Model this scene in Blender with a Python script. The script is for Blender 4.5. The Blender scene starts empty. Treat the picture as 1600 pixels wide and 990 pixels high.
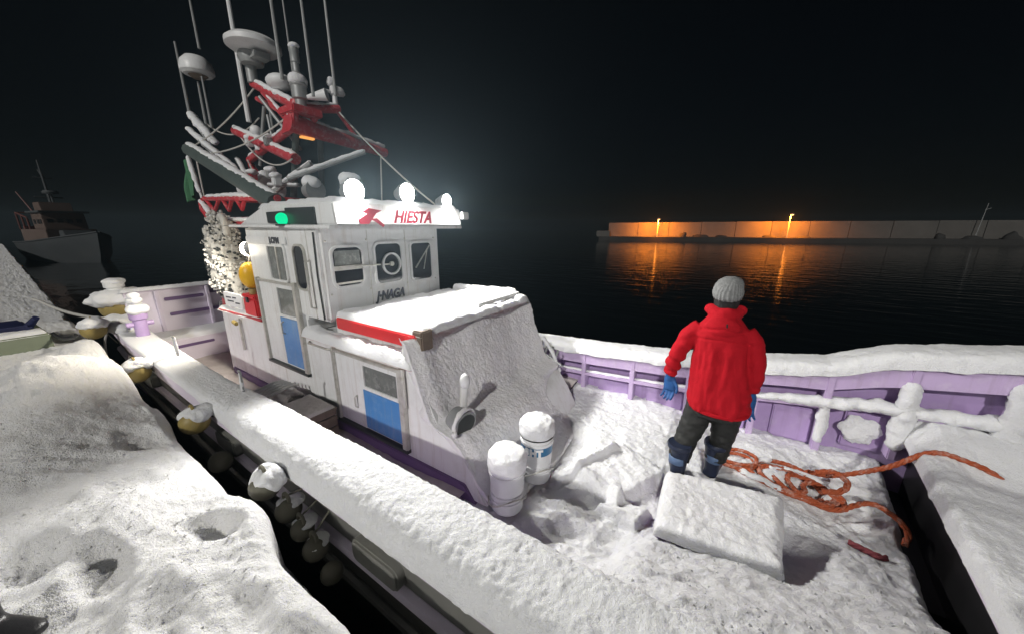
import bpy, bmesh, math, random
import numpy as np
from mathutils import Vector, Matrix

# World axes: +x runs along the boat to its bow, +y across to starboard, +z up.
# The origin is the photographer's eye, standing on the quay.
R = math.radians
random.seed(7)
SC = bpy.context.scene
COL = SC.collection
WATER = -3.2

# ------------------------------------------------------------------ camera
cam_d = bpy.data.cameras.new('camera')
cam = bpy.data.objects.new('camera', cam_d)
COL.objects.link(cam)
cam_d.sensor_width = 36.0
cam_d.lens = 12.15
cam_d.clip_start = 0.05
cam_d.clip_end = 3000.0
cam.location = (0, 0, 0)
cam.rotation_euler = (R(90 - 14.53), 0, R(33.0))
SC.camera = cam

# ------------------------------------------------------------------ sky, weak sun standing in for an unseen quay lamp, exposure
SUN_DIR = Vector((-0.16, 0.84, -0.50)).normalized()          # the way the light travels
w = bpy.data.worlds.new('World')
SC.world = w
w.use_nodes = True
wn = w.node_tree
wn.nodes.clear()
sky = wn.nodes.new('ShaderNodeTexSky')
sky.sky_type = 'NISHITA'
sky.sun_disc = False
sky.sun_elevation = math.asin(-SUN_DIR.z)
sky.sun_rotation = math.atan2(-SUN_DIR.x, -SUN_DIR.y)
bg = wn.nodes.new('ShaderNodeBackground')
bg.inputs['Strength'].default_value = 0.0005
wo = wn.nodes.new('ShaderNodeOutputWorld')
wn.links.new(sky.outputs[0], bg.inputs[0])
wn.links.new(bg.outputs[0], wo.inputs[0])

sd = bpy.data.lights.new('sun', 'SUN')
sd.energy = 1.85
sd.angle = R(2.0)
sd.color = (1.0, 0.97, 0.92)
so = bpy.data.objects.new('sun', sd)
so.rotation_euler = SUN_DIR.to_track_quat('-Z', 'Y').to_euler()
COL.objects.link(so)

SC.view_settings.view_transform = 'Standard'
SC.view_settings.look = 'None'
SC.view_settings.exposure = 0.0
SC.view_settings.gamma = 1.0
SC.view_settings.use_curve_mapping = False
SC.render.engine = 'CYCLES'
SC.cycles.use_denoising = True
SC.cycles.max_bounces = 6
SC.cycles.diffuse_bounces = 4
SC.cycles.glossy_bounces = 3
SC.cycles.volume_bounces = 0
SC.cycles.sample_clamp_indirect = 4.0

FLOOD_W = 260.0
SIDE_W = 240.0


# ------------------------------------------------------------------ numpy noise
def _hash(ix, iy, iz, seed):
    h = (ix.astype(np.int64) * 374761393 + iy.astype(np.int64) * 668265263 + iz.astype(np.int64) * 1274126177 + seed * 974634777)
    h = (h ^ (h >> 13)) * 1274126177
    h = h & 0x7fffffff
    h = (h ^ (h >> 16)) & 0xffff
    return h / 32767.5 - 1.0


def vnoise(P, seed=0):
    P = np.asarray(P, float)
    i = np.floor(P).astype(np.int64)
    t = P - i
    t = t * t * t * (t * (t * 6 - 15) + 10)
    r = 0
    for dx in (0, 1):
        wx = t[..., 0] if dx else 1 - t[..., 0]
        for dy in (0, 1):
            wy = t[..., 1] if dy else 1 - t[..., 1]
            for dz in (0, 1):
                wz = t[..., 2] if dz else 1 - t[..., 2]
                r = r + wx * wy * wz * _hash(i[..., 0] + dx, i[..., 1] + dy, i[..., 2] + dz, seed)
    return r


def fbm(P, freq, octs=3, seed=0, gain=0.5):
    P = np.asarray(P, float)
    a, s, tot = 1.0, 0, 0
    for k in range(octs):
        s = s + a * vnoise(P * freq + 17.3 * k, seed + k)
        tot += a
        a *= gain
        freq *= 2.03
    return s / tot


def n2(a, n, freq, octs=3, seed=0):
    return fbm(np.stack([a, n, np.zeros_like(a)], -1), freq, octs, seed)


def sstep(x, a, b):
    t = np.clip((x - a) / (b - a), 0, 1)
    return t * t * (3 - 2 * t)


# ------------------------------------------------------------------ mesh helpers
class MB:
    """collects faces that become ONE mesh object"""
    def __init__(self):
        self.v, self.f = [], []

    def add(self, vs, fs):
        o = len(self.v)
        self.v += [tuple(map(float, p)) for p in vs]
        self.f += [tuple(i + o for i in q) for q in fs]
        return self

    def box(self, x0, x1, y0, y1, z0, z1):
        return self.hexa([(x0, y0, z0), (x1, y0, z0), (x1, y1, z0), (x0, y1, z0), (x0, y0, z1), (x1, y0, z1), (x1, y1, z1), (x0, y1, z1)])

    def hexa(self, p):
        return self.add(p, [(3, 2, 1, 0), (4, 5, 6, 7), (0, 1, 5, 4), (1, 2, 6, 5), (2, 3, 7, 6), (3, 0, 4, 7)])

    def prism(self, poly, fn, d0, d1):
        n = len(poly)
        vs = [fn(u, v, d0) for u, v in poly] + [fn(u, v, d1) for u, v in poly]
        fs = [tuple(range(n))[::-1], tuple(range(n, 2 * n))] + [(i, (i + 1) % n, n + (i + 1) % n, n + i) for i in range(n)]
        return self.add(vs, fs)

    def frame(self, outer, inner, fn, d0, d1):
        n = len(outer)
        vs = [fn(u, v, d0) for u, v in outer] + [fn(u, v, d1) for u, v in outer] + [fn(u, v, d1) for u, v in inner] + [fn(u, v, d0) for u, v in inner]
        fs = []
        for k in range(4):
            for i in range(n):
                j = (i + 1) % n
                a, b = k * n, ((k + 1) % 4) * n
                fs.append((a + i, a + j, b + j, b + i))
        return self.add(vs, fs)

    def tube(self, pts, r, seg=10, flat=1.0, cap=True):
        pts = [Vector(p) for p in pts]
        n = len(pts)
        rs = list(r) if hasattr(r, '__len__') else [r] * n
        vs, fs = [], []
        up = None
        for i, p in enumerate(pts):
            t = (pts[min(i + 1, n - 1)] - pts[max(i - 1, 0)])
            t = t.normalized() if t.length > 1e-9 else Vector((0, 0, 1))
            if up is None:
                ref = Vector((0, 0, 1)) if abs(t.z) < 0.9 else Vector((1, 0, 0))
                s = t.cross(ref).normalized()
            else:
                s = (s - t * s.dot(t)).normalized()
            up = s.cross(t).normalized()
            for k in range(seg):
                a = 2 * math.pi * k / seg
                vs.append(p + s * (rs[i] * math.cos(a)) + up * (rs[i] * flat * math.sin(a)))
        for i in range(n - 1):
            for k in range(seg):
                k2 = (k + 1) % seg
                fs.append((i * seg + k, i * seg + k2, (i + 1) * seg + k2, (i + 1) * seg + k))
        if cap:
            fs.append(tuple(range(seg))[::-1])
            fs.append(tuple(range((n - 1) * seg, n * seg)))
        return self.add(vs, fs)

    def lathe(self, prof, c=(0, 0, 0), seg=24, M=None):
        vs, fs = [], []
        for r, z in prof:
            for k in range(seg):
                a = 2 * math.pi * k / seg
                p = Vector((r * math.cos(a), r * math.sin(a), z))
                if M is not None:
                    p = M @ p
                vs.append(p + Vector(c))
        n = len(prof)
        for i in range(n - 1):
            for k in range(seg):
                k2 = (k + 1) % seg
                fs.append((i * seg + k, i * seg + k2, (i + 1) * seg + k2, (i + 1) * seg + k))
        fs.append(tuple(range(seg))[::-1])
        fs.append(tuple(range((n - 1) * seg, n * seg)))
        return self.add(vs, fs)

    def ball(self, c, r, seg=16, rings=10, sc=(1, 1, 1)):
        prof = [(max(r * math.sin(math.pi * i / rings), 1e-4), -r * math.cos(math.pi * i / rings)) for i in range(rings + 1)]
        return self.lathe(prof, c, seg, Matrix.Diagonal(sc))

    def rings(self, rings, cap=True):
        n = len(rings[0])
        vs = [p for r in rings for p in r]
        fs = []
        for i in range(len(rings) - 1):
            for k in range(n):
                k2 = (k + 1) % n
                fs.append((i * n + k, i * n + k2, (i + 1) * n + k2, (i + 1) * n + k))
        if cap:
            fs.append(tuple(range(n))[::-1])
            fs.append(tuple(range((len(rings) - 1) * n, len(rings) * n)))
        return self.add(vs, fs)


def wloc(o):
    p = Vector((0, 0, 0))
    while o is not None:
        p += o.location
        o = o.parent
    return p


def finish(me, name, m, parent, smooth=None, loc=None):
    if m is not None:
        me.materials.append(M[m] if isinstance(m, str) else m)
    o = bpy.data.objects.new(name, me)
    COL.objects.link(o)
    if parent is not None:
        o.parent = parent
    if loc is not None:
        o.location = loc
    return o


def build(name, mb, m, parent=None, smooth=40, bevel=0.0, loc=None):
    """one mesh object; vertices are given in world coordinates when loc is None"""
    me = bpy.data.meshes.new(name)
    off = wloc(parent) if loc is None else Vector((0, 0, 0))
    me.from_pydata([(p[0] - off.x, p[1] - off.y, p[2] - off.z) for p in mb.v], [], mb.f)
    bm = bmesh.new()
    bm.from_mesh(me)
    bmesh.ops.recalc_face_normals(bm, faces=bm.faces)
    if bevel > 0:
        es = [e for e in bm.edges if len(e.link_faces) == 2 and e.calc_face_angle(0) > 0.5]
        bmesh.ops.bevel(bm, geom=es, offset=bevel, segments=2, affect='EDGES', clamp_overlap=True)
    bm.to_mesh(me)
    bm.free()
    if smooth:
        me.polygons.foreach_set('use_smooth', [True] * len(me.polygons))
        me.set_sharp_from_angle(angle=R(smooth))
    me.update()
    return finish(me, name, m, parent, loc=loc)


def grid(name, V, m, parent=None, wrap=False, loc=None):
    """fast smooth grid object from an array (nu, nv, 3)"""
    V = np.array(V, float)
    nu, nv = V.shape[:2]
    off = wloc(parent) if loc is None else Vector((0, 0, 0))
    V = V - np.array(off)
    idx = np.arange(nu * nv).reshape(nu, nv)
    if wrap:
        idx = np.concatenate([idx, idx[:, :1]], 1)
    q = np.stack([idx[:-1, :-1], idx[1:, :-1], idx[1:, 1:], idx[:-1, 1:]], -1).reshape(-1, 4)
    me = bpy.data.meshes.new(name)
    me.vertices.add(nu * nv)
    me.vertices.foreach_set('co', V.reshape(-1).astype(np.float32))
    me.loops.add(q.size)
    me.loops.foreach_set('vertex_index', q.reshape(-1).astype(np.int32))
    me.polygons.add(len(q))
    me.polygons.foreach_set('loop_start', np.arange(0, q.size, 4, dtype=np.int32))
    me.polygons.foreach_set('use_smooth', np.ones(len(q), dtype=bool))
    me.update(calc_edges=True)
    me.validate()
    return finish(me, name, m, parent, loc=loc)


def snow_cap(name, quad, H, r, parent, res=0.02, lump=0.25, seed=1, skirt=0.02, over=0.02, m='snow', freq=6):
    """a pillow of snow lying on a quad p00,p10,p11,p01"""
    p = [np.array(q, float) for q in quad]
    lu = max(np.linalg.norm(p[1] - p[0]), np.linalg.norm(p[2] - p[3]))
    lv = max(np.linalg.norm(p[3] - p[0]), np.linalg.norm(p[2] - p[1]))
    nu, nv = max(8, int(lu / res)), max(8, int(lv / res))
    u = np.linspace(0, 1, nu)[:, None] * np.ones((1, nv))
    v = np.linspace(0, 1, nv)[None, :] * np.ones((nu, 1))
    P = (p[0] * ((1 - u) * (1 - v))[..., None] + p[1] * (u * (1 - v))[..., None] + p[2] * (u * v)[..., None] + p[3] * ((1 - u) * v)[..., None])
    d = np.minimum(np.minimum(u, 1 - u) * lu, np.minimum(v, 1 - v) * lv)
    t = np.clip(d / r, 0, 1)
    prof = np.sqrt(np.clip(1 - (1 - t) ** 2, 0, 1))
    nz = fbm(P, freq, 3, seed)
    P = P.copy()
    c = sum(p) / 4
    out = P - c
    ed = np.clip(1 - d / (r * 0.8), 0, 1)[..., None]
    ln = np.linalg.norm(out[..., :2], axis=-1, keepdims=True) + 1e-6
    P[..., :2] += out[..., :2] / ln * ed * (over * (0.6 + 0.8 * nz[..., None]))
    P[..., 2] += prof * H * (1 + lump * nz) + 0.012 * fbm(P, 28, 2, seed + 9) * prof - (1 - np.clip(d / (r * 0.25), 0, 1)) * skirt
    o = grid(name, P, m, parent)
    o['kind'] = 'stuff'
    return o


def snow_tube(name, pts, r, parent, seed=1, seg=14, step=0.02, flat=0.8, lump=0.5, m='snow', freq=14):
    """a rounded ridge of snow along a polyline"""
    pts = [np.array(p, float) for p in pts]
    Q, Rr = [], []
    rs = list(r) if hasattr(r, '__len__') else [r] * len(pts)
    for i in range(len(pts) - 1):
        k = max(2, int(np.linalg.norm(pts[i + 1] - pts[i]) / step))
        for j in range(k):
            Q.append(pts[i] + (pts[i + 1] - pts[i]) * j / k)
            Rr.append(rs[i] + (rs[i + 1] - rs[i]) * j / k)
    Q.append(pts[-1]); Rr.append(rs[-1])
    Q, Rr = np.array(Q), np.array(Rr)
    T = np.gradient(Q, axis=0)
    T /= np.linalg.norm(T, axis=1, keepdims=True) + 1e-9
    ref = np.array([0, 0, 1.0]) if abs(T[:, 2]).mean() < 0.85 else np.array([1.0, 0, 0])
    S = np.cross(T, ref); S /= np.linalg.norm(S, axis=1, keepdims=True) + 1e-9
    U = np.cross(S, T)
    L = np.linspace(0, 1, len(Q)) * len(Q) * step
    e = np.minimum(np.clip(L / (Rr.mean() + 1e-6), 0.02, 1), np.clip((L[-1] - L) / (Rr.mean() + 1e-6), 0.02, 1))
    e = np.sqrt(1 - (1 - e) ** 2)
    a = np.linspace(0, 2 * np.pi, seg, endpoint=False)
    V = Q[:, None] + (Rr * e)[:, None, None] * (np.cos(a)[None, :, None] * S[:, None] + flat * np.sin(a)[None, :, None] * U[:, None])
    nz = fbm(V, freq, 3, seed)
    V = Q[:, None] + (V - Q[:, None]) * (1 + lump * nz)[..., None]
    o = grid(name, V, m, parent, wrap=True)
    o['kind'] = 'stuff'
    return o


def lump_field(name, parent, c, sx_, sy_, sz_, seed, m='snow', nu=40, nv=24, amp=0.3, freq=9):
    u = np.linspace(0, 2 * np.pi, nu, endpoint=False)
    v = np.linspace(0.02, np.pi - 0.02, nv)
    U, W = np.meshgrid(u, v, indexing='ij')
    D = np.stack([np.cos(U) * np.sin(W), np.sin(U) * np.sin(W), np.cos(W)], -1)
    P = D * np.array([sx_, sy_, sz_]) + np.array(c)
    r = 1 + amp * fbm(P, freq, 3, seed)
    P = D * np.array([sx_, sy_, sz_]) * r[..., None] + np.array(c)
    o = grid(name, np.swapaxes(P, 0, 1), m, parent, wrap=True)
    o['kind'] = 'stuff'
    return o


def remeshed(mb, voxel, smooth=4):
    """fuse overlapping closed shells into one continuous surface; returns (verts, faces)"""
    me = bpy.data.meshes.new('tmp')
    me.from_pydata(mb.v, [], mb.f)
    bm = bmesh.new(); bm.from_mesh(me)
    bmesh.ops.recalc_face_normals(bm, faces=bm.faces)
    bm.to_mesh(me); bm.free()
    o = bpy.data.objects.new('tmp', me)
    COL.objects.link(o)
    k = o.modifiers.new('r', 'REMESH'); k.mode = 'VOXEL'; k.voxel_size = voxel
    k = o.modifiers.new('s', 'SMOOTH'); k.factor = 0.5; k.iterations = smooth
    dg = bpy.context.evaluated_depsgraph_get()
    ev = o.evaluated_get(dg)
    m2 = bpy.data.meshes.new_from_object(ev)
    V = np.empty(len(m2.vertices) * 3); m2.vertices.foreach_get('co', V)
    N = np.empty(len(m2.vertices) * 3); m2.vertices.foreach_get('normal', N)
    F = [tuple(p.vertices) for p in m2.polygons]
    bpy.data.objects.remove(o)
    bpy.data.meshes.remove(me); bpy.data.meshes.remove(m2)
    return V.reshape(-1, 3), N.reshape(-1, 3), F


def from_arrays(name, V, F, m, parent, loc=None):
    off = np.array(wloc(parent)) if loc is None else 0
    me = bpy.data.meshes.new(name)
    me.from_pydata((np.array(V) - off).tolist(), [], F)
    me.polygons.foreach_set('use_smooth', [True] * len(me.polygons))
    me.update()
    return finish(me, name, m, parent, loc=loc)


def text(name, s, size, loc, rot, m, parent, shear=0.0, xs=1.0, ext=0.003):
    c = bpy.data.curves.new('txt', 'FONT')
    c.body = s; c.size = size; c.extrude = ext; c.shear = shear; c.offset = 0.007
    c.align_x = 'CENTER'; c.align_y = 'CENTER'
    o = bpy.data.objects.new('txt', c)
    COL.objects.link(o)
    dg = bpy.context.evaluated_depsgraph_get()
    me = bpy.data.meshes.new_from_object(o.evaluated_get(dg))
    bpy.data.objects.remove(o)
    bpy.data.curves.remove(c)
    MT = Matrix.Translation(loc) @ Matrix.Rotation(rot[2], 4, 'Z') @ Matrix.Rotation(rot[0], 4, 'X') @ Matrix.Diagonal((xs, 1, 1, 1))
    me.transform(Matrix.Translation(-wloc(parent)) @ MT)
    me.name = name
    me.materials.clear()
    return finish(me, name, m, parent)


def tag(o, label, cat, group=None, kind=None):
    o['label'] = label
    o['category'] = cat
    if group:
        o['group'] = group
    if kind:
        o['kind'] = kind
    return o


def thing(name, loc, label, cat, group=None, rotz=0.0):
    o = bpy.data.objects.new(name, None)
    o.empty_display_size = 0.1
    COL.objects.link(o)
    o.location = loc
    o.rotation_euler = (0, 0, rotz)
    return tag(o, label, cat, group)


def copy_tree(o, parent=None):
    c = o.copy()
    COL.objects.link(c)
    c.parent = parent
    for ch in o.children:
        copy_tree(ch, c)
    return c


def rrect(u0, u1, v0, v1, r, k=5):
    pts = []
    for cx, cy, a0 in ((u1 - r, v1 - r, 0), (u0 + r, v1 - r, 90), (u0 + r, v0 + r, 180), (u1 - r, v0 + r, 270)):
        for i in range(k + 1):
            a = R(a0 + 90 * i / k)
            pts.append((cx + r * math.cos(a), cy + r * math.sin(a)))
    return pts


def port(c):      # a face looking to port (-y): u along the boat, v up, d outwards
    return lambda u, v, d: (u, c - d, v)


def front(c):     # a face looking to the bow (+x): u to starboard, v up, d outwards
    return lambda u, v, d: (c + d, u, v)


# ------------------------------------------------------------------ materials
M = {}


def mat(name, col, rough=0.6, metal=0.0, var=0.12, scale=6.0, bump=0.0, bscale=40.0, dirt=None, dirt_amt=0.0, spec=0.4, bdist=0.01, dscale=3.0):
    m = bpy.data.materials.new(name)
    m.use_nodes = True
    nt = m.node_tree
    b = nt.nodes['Principled BSDF']
    b.inputs['Roughness'].default_value = rough
    b.inputs['Metallic'].default_value = metal
    b.inputs['Specular IOR Level'].default_value = spec
    tc = nt.nodes.new('ShaderNodeTexCoord')
    n1 = nt.nodes.new('ShaderNodeTexNoise')
    n1.inputs['Scale'].default_value = scale
    n1.inputs['Detail'].default_value = 5
    nt.links.new(tc.outputs['Object'], n1.inputs['Vector'])
    mx = nt.nodes.new('ShaderNodeMix'); mx.data_type = 'RGBA'
    mx.inputs[6].default_value = (*[max(0, c * (1 - var)) for c in col], 1)
    mx.inputs[7].default_value = (*[min(1, c * (1 + var)) for c in col], 1)
    nt.links.new(n1.outputs[0], mx.inputs[0])
    out = mx.outputs[2]
    if dirt:
        n3 = nt.nodes.new('ShaderNodeTexNoise')
        n3.inputs['Scale'].default_value = dscale
        n3.inputs['Detail'].default_value = 8
        n3.inputs['Roughness'].default_value = 0.7
        nt.links.new(tc.outputs['Object'], n3.inputs['Vector'])
        rp = nt.nodes.new('ShaderNodeMapRange')
        rp.inputs['From Min'].default_value = 0.5
        rp.inputs['From Max'].default_value = 0.75
        rp.inputs['To Max'].default_value = dirt_amt
        nt.links.new(n3.outputs[0], rp.inputs[0])
        m2 = nt.nodes.new('ShaderNodeMix'); m2.data_type = 'RGBA'
        nt.links.new(rp.outputs[0], m2.inputs[0])
        nt.links.new(out, m2.inputs[6])
        m2.inputs[7].default_value = (*dirt, 1)
        out = m2.outputs[2]
    nt.links.new(out, b.inputs['Base Color'])
    if bump:
        n2_ = nt.nodes.new('ShaderNodeTexNoise')
        n2_.inputs['Scale'].default_value = bscale
        n2_.inputs['Detail'].default_value = 4
        n2_.inputs['Roughness'].default_value = 0.65
        nt.links.new(tc.outputs['Object'], n2_.inputs['Vector'])
        bp = nt.nodes.new('ShaderNodeBump')
        bp.inputs['Strength'].default_value = bump
        bp.inputs['Distance'].default_value = bdist
        nt.links.new(n2_.outputs[0], bp.inputs['Height'])
        nt.links.new(bp.outputs[0], b.inputs['Normal'])
    M[name] = m
    return m


def grain(name, s1, s2, st, d1, d2):
    """replace a material's bump by clumps plus fine sparkle-sized grain"""
    nt = M[name].node_tree
    b = nt.nodes['Principled BSDF']
    tc = nt.nodes.new('ShaderNodeTexCoord')
    prev = None
    for sc_, d in ((s1, d1), (s2, d2)):
        n_ = nt.nodes.new('ShaderNodeTexNoise')
        n_.inputs['Scale'].default_value = sc_
        n_.inputs['Detail'].default_value = 3
        n_.inputs['Roughness'].default_value = 0.6
        nt.links.new(tc.outputs['Object'], n_.inputs['Vector'])
        bp = nt.nodes.new('ShaderNodeBump')
        bp.inputs['Strength'].default_value = st
        bp.inputs['Distance'].default_value = d
        nt.links.new(n_.outputs[0], bp.inputs['Height'])
        if prev:
            nt.links.new(prev.outputs[0], bp.inputs['Normal'])
        prev = bp
    nt.links.new(prev.outputs[0], b.inputs['Normal'])


def streaks(name, col, amt):
    """vertical rain and rust runs"""
    nt = M[name].node_tree
    b = nt.nodes['Principled BSDF']
    src = b.inputs['Base Color'].links[0].from_socket
    tc = nt.nodes.new('ShaderNodeTexCoord')
    mp = nt.nodes.new('ShaderNodeMapping')
    mp.inputs['Scale'].default_value = (16, 16, 0.9)
    n_ = nt.nodes.new('ShaderNodeTexNoise')
    n_.inputs['Scale'].default_value = 1.0
    n_.inputs['Detail'].default_value = 6
    n_.inputs['Roughness'].default_value = 0.7
    rp = nt.nodes.new('ShaderNodeMapRange')
    rp.inputs['From Min'].default_value = 0.52
    rp.inputs['From Max'].default_value = 0.78
    rp.inputs['To Max'].default_value = amt
    mx = nt.nodes.new('ShaderNodeMix'); mx.data_type = 'RGBA'
    nt.links.new(tc.outputs['Object'], mp.inputs[0])
    nt.links.new(mp.outputs[0], n_.inputs['Vector'])
    nt.links.new(n_.outputs[0], rp.inputs[0])
    nt.links.new(rp.outputs[0], mx.inputs[0])
    nt.links.new(src, mx.inputs[6])
    mx.inputs[7].default_value = (*col, 1)
    nt.links.new(mx.outputs[2], b.inputs['Base Color'])


def emis(name, col, s):
    m = bpy.data.materials.new(name)
    m.use_nodes = True
    nt = m.node_tree
    nt.nodes.remove(nt.nodes['Principled BSDF'])
    e = nt.nodes.new('ShaderNodeEmission')
    e.inputs[0].default_value = (*col, 1)
    e.inputs[1].default_value = s
    nt.links.new(e.outputs[0], nt.nodes['Material Output'].inputs[0])
    M[name] = m


mat('snow', (0.84, 0.85, 0.87), 0.85, var=0.04, scale=9, bump=0.75, bscale=75, bdist=0.02, spec=0.25)
mat('snow_quay', (0.86, 0.86, 0.865), 0.85, var=0.05, scale=7, bump=0.8, bscale=55, bdist=0.03, spec=0.25, dirt=(0.55, 0.49, 0.42), dirt_amt=0.14, dscale=1.6)
grain('snow', 62, 180, 0.9, 0.014, 0.009)
grain('snow_quay', 48, 140, 0.95, 0.02, 0.012)
mat('snow_blown', (0.86, 0.855, 0.87), 0.85, var=0.05, scale=14, bump=0.8, bscale=50, bdist=0.02, spec=0.2)
mat('snow_deck_shade', (0.55, 0.51, 0.49), 0.85, var=0.14, scale=16, bump=0.6, bscale=60, bdist=0.01, spec=0.2)  # side-deck shade is put into this greyer snow colour
for k_, sc_ in (('snow', 0.018), ('snow_quay', 0.022), ('snow_blown', 0.015)):
    b_ = M[k_].node_tree.nodes['Principled BSDF']
    b_.inputs['Subsurface Weight'].default_value = 0.55
    b_.inputs['Subsurface Radius'].default_value = (1.0, 1.0, 1.15)
    b_.inputs['Subsurface Scale'].default_value = sc_
grain('snow_blown', 75, 200, 0.8, 0.010, 0.007)
mat('white_paint', (0.76, 0.77, 0.77), 0.38, var=0.04, scale=3, bump=0.08, bscale=6, dirt=(0.42, 0.38, 0.34), dirt_amt=0.35, dscale=4)
mat('lilac', (0.41, 0.295, 0.53), 0.45, var=0.12, scale=5, bump=0.15, bscale=9, dirt=(0.6, 0.54, 0.65), dirt_amt=0.35, dscale=7)
mat('lilac_mid', (0.50, 0.385, 0.60), 0.45, var=0.1, scale=5, bump=0.12, bscale=9, dirt=(0.66, 0.6, 0.7), dirt_amt=0.5, dscale=9)
mat('lilac_pale', (0.68, 0.62, 0.73), 0.5, var=0.06, scale=4, bump=0.1, bscale=8, dirt=(0.75, 0.72, 0.76), dirt_amt=0.6)
mat('white_lilac', (0.76, 0.71, 0.80), 0.5, var=0.05, scale=4)
mat('purple', (0.16, 0.10, 0.22), 0.5, var=0.1)
mat('hull_grey', (0.19, 0.19, 0.175), 0.4, var=0.25, scale=3, dirt=(0.3, 0.29, 0.24), dirt_amt=0.5, dscale=5, bump=0.1, bscale=12)
mat('red_paint', (0.46, 0.03, 0.042), 0.45, var=0.2, scale=12, dirt=(0.7, 0.55, 0.55), dirt_amt=0.5, dscale=14)
mat('red_bright', (0.62, 0.02, 0.025), 0.4, var=0.1)
mat('grey_metal', (0.32, 0.33, 0.33), 0.45, metal=0.3, var=0.2, scale=15)
mat('grey_green', (0.075, 0.095, 0.09), 0.5, var=0.3, scale=9)
mat('aluminium', (0.55, 0.54, 0.5), 0.4, metal=0.4, var=0.2, scale=20, dirt=(0.25, 0.22, 0.17), dirt_amt=0.6, dscale=14)
mat('blue_panel', (0.07, 0.23, 0.52), 0.35, var=0.12, scale=4, dirt=(0.4, 0.5, 0.6), dirt_amt=0.3, dscale=9)
mat('dark_glass', (0.02, 0.022, 0.026), 0.08, var=0.4, scale=4, spec=0.6)
mat('grey_glass', (0.16, 0.17, 0.16), 0.15, var=0.35, scale=9, spec=0.6, dirt=(0.5, 0.5, 0.5), dirt_amt=0.5, dscale=16)
mat('dark_panel', (0.035, 0.04, 0.04), 0.3, var=0.3)
mat('black', (0.012, 0.012, 0.013), 0.4, var=0.3)
mat('black_rubber', (0.02, 0.02, 0.022), 0.35, var=0.3, bump=0.2, bscale=60)
mat('wood', (0.17, 0.13, 0.10), 0.75, var=0.3, scale=18, bump=0.3, bscale=30)
mat('plastic_white', (0.72, 0.73, 0.74), 0.4, var=0.05, dirt=(0.5, 0.5, 0.5), dirt_amt=0.3, dscale=9)
mat('label_blue', (0.03, 0.15, 0.30), 0.4, var=0.15)
mat('rope_orange', (0.40, 0.085, 0.03), 0.8, var=0.35, scale=30, bump=0.8, bscale=90, dirt=(0.6, 0.46, 0.40), dirt_amt=0.9, dscale=16)
mat('rope_red', (0.22, 0.05, 0.06), 0.85, var=0.4, scale=40, bump=0.6, bscale=90)
mat('rope_white', (0.5, 0.49, 0.46), 0.85, var=0.2, scale=40, bump=0.5, bscale=90)
mat('float_yellow', (0.30, 0.23, 0.075), 0.5, var=0.3, scale=7, dirt=(0.2, 0.17, 0.1), dirt_amt=0.7, dscale=8)
mat('float_olive', (0.10, 0.095, 0.07), 0.6, var=0.35, scale=9)
mat('float_bright', (0.75, 0.42, 0.01), 0.4, var=0.1)
mat('concrete', (0.12, 0.115, 0.105), 0.85, var=0.25, scale=2.5, bump=0.4, bscale=12)
mat('breakwater_concrete', (0.085, 0.08, 0.074), 0.9, var=0.3, scale=0.35, bump=0.3, bscale=2, dirt=(0.06, 0.055, 0.05), dirt_amt=0.6, dscale=0.4)
mat('dark_apron', (0.03, 0.029, 0.028), 0.9, var=0.3, scale=0.5)
mat('ship_dim', (0.05, 0.056, 0.06), 0.6, var=0.2, scale=0.6, dirt=(0.07, 0.07, 0.07), dirt_amt=0.6, dscale=0.8)  # the pale vessel's dim light is put into this dark grey
mat('ship_brown', (0.10, 0.07, 0.058), 0.6, var=0.3, scale=1.2)
mat('ship_red', (0.10, 0.035, 0.03), 0.6, var=0.3, scale=1)
mat('jacket_red', (0.40, 0.008, 0.016), 0.85, var=0.14, scale=9, bump=0.3, bscale=45, spec=0.12, dirt=(0.24, 0.006, 0.010), dirt_amt=0.3, dscale=6)
mat('trousers_black', (0.016, 0.017, 0.016), 0.65, var=0.3, scale=10, bump=0.4, bscale=20)
mat('boot_navy', (0.018, 0.025, 0.05), 0.4, var=0.3, scale=10)
mat('boot_blue', (0.10, 0.16, 0.28), 0.45, var=0.2, scale=10)
mat('glove_blue', (0.015, 0.08, 0.25), 0.6, var=0.25, scale=20, bump=0.3, bscale=60)
mat('knit_grey', (0.20, 0.205, 0.205), 0.9, var=0.35, scale=40, bump=0.9, bscale=70)
mat('skin', (0.55, 0.36, 0.27), 0.5, var=0.08)
mat('hair_black', (0.012, 0.011, 0.011), 0.6, var=0.3)
mat('flag_green', (0.05, 0.16, 0.08), 0.8, var=0.3, scale=12)
mat('crate_green', (0.19, 0.22, 0.16), 0.6, var=0.2, scale=5)
mat('tarp_blue', (0.012, 0.016, 0.06), 0.5, var=0.3)
mat('print_red', (0.42, 0.05, 0.08), 0.5, var=0.2, scale=30)
mat('print_black', (0.03, 0.035, 0.05), 0.5, var=0.2)
mat('print_white', (0.75, 0.76, 0.76), 0.5, var=0.05)
streaks('white_paint', (0.40, 0.33, 0.26), 0.55)
streaks('blue_panel', (0.3, 0.33, 0.36), 0.5)
streaks('lilac', (0.22, 0.15, 0.25), 0.5)
streaks('lilac_mid', (0.3, 0.22, 0.3), 0.45)
streaks('breakwater_concrete', (0.03, 0.028, 0.025), 0.7)
emis('lamp_white', (1.0, 0.98, 0.93), 45.0)
emis('lamp_warm', (1.0, 0.93, 0.75), 22.0)
emis('lamp_green', (0.0, 0.85, 0.36), 1.0)
emis('lamp_sodium', (1.0, 0.5, 0.16), 5.0)
emis('lamp_amber', (1.0, 0.42, 0.10), 1.1)
# yellow float beside the lamp wears ordinary paint

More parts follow.
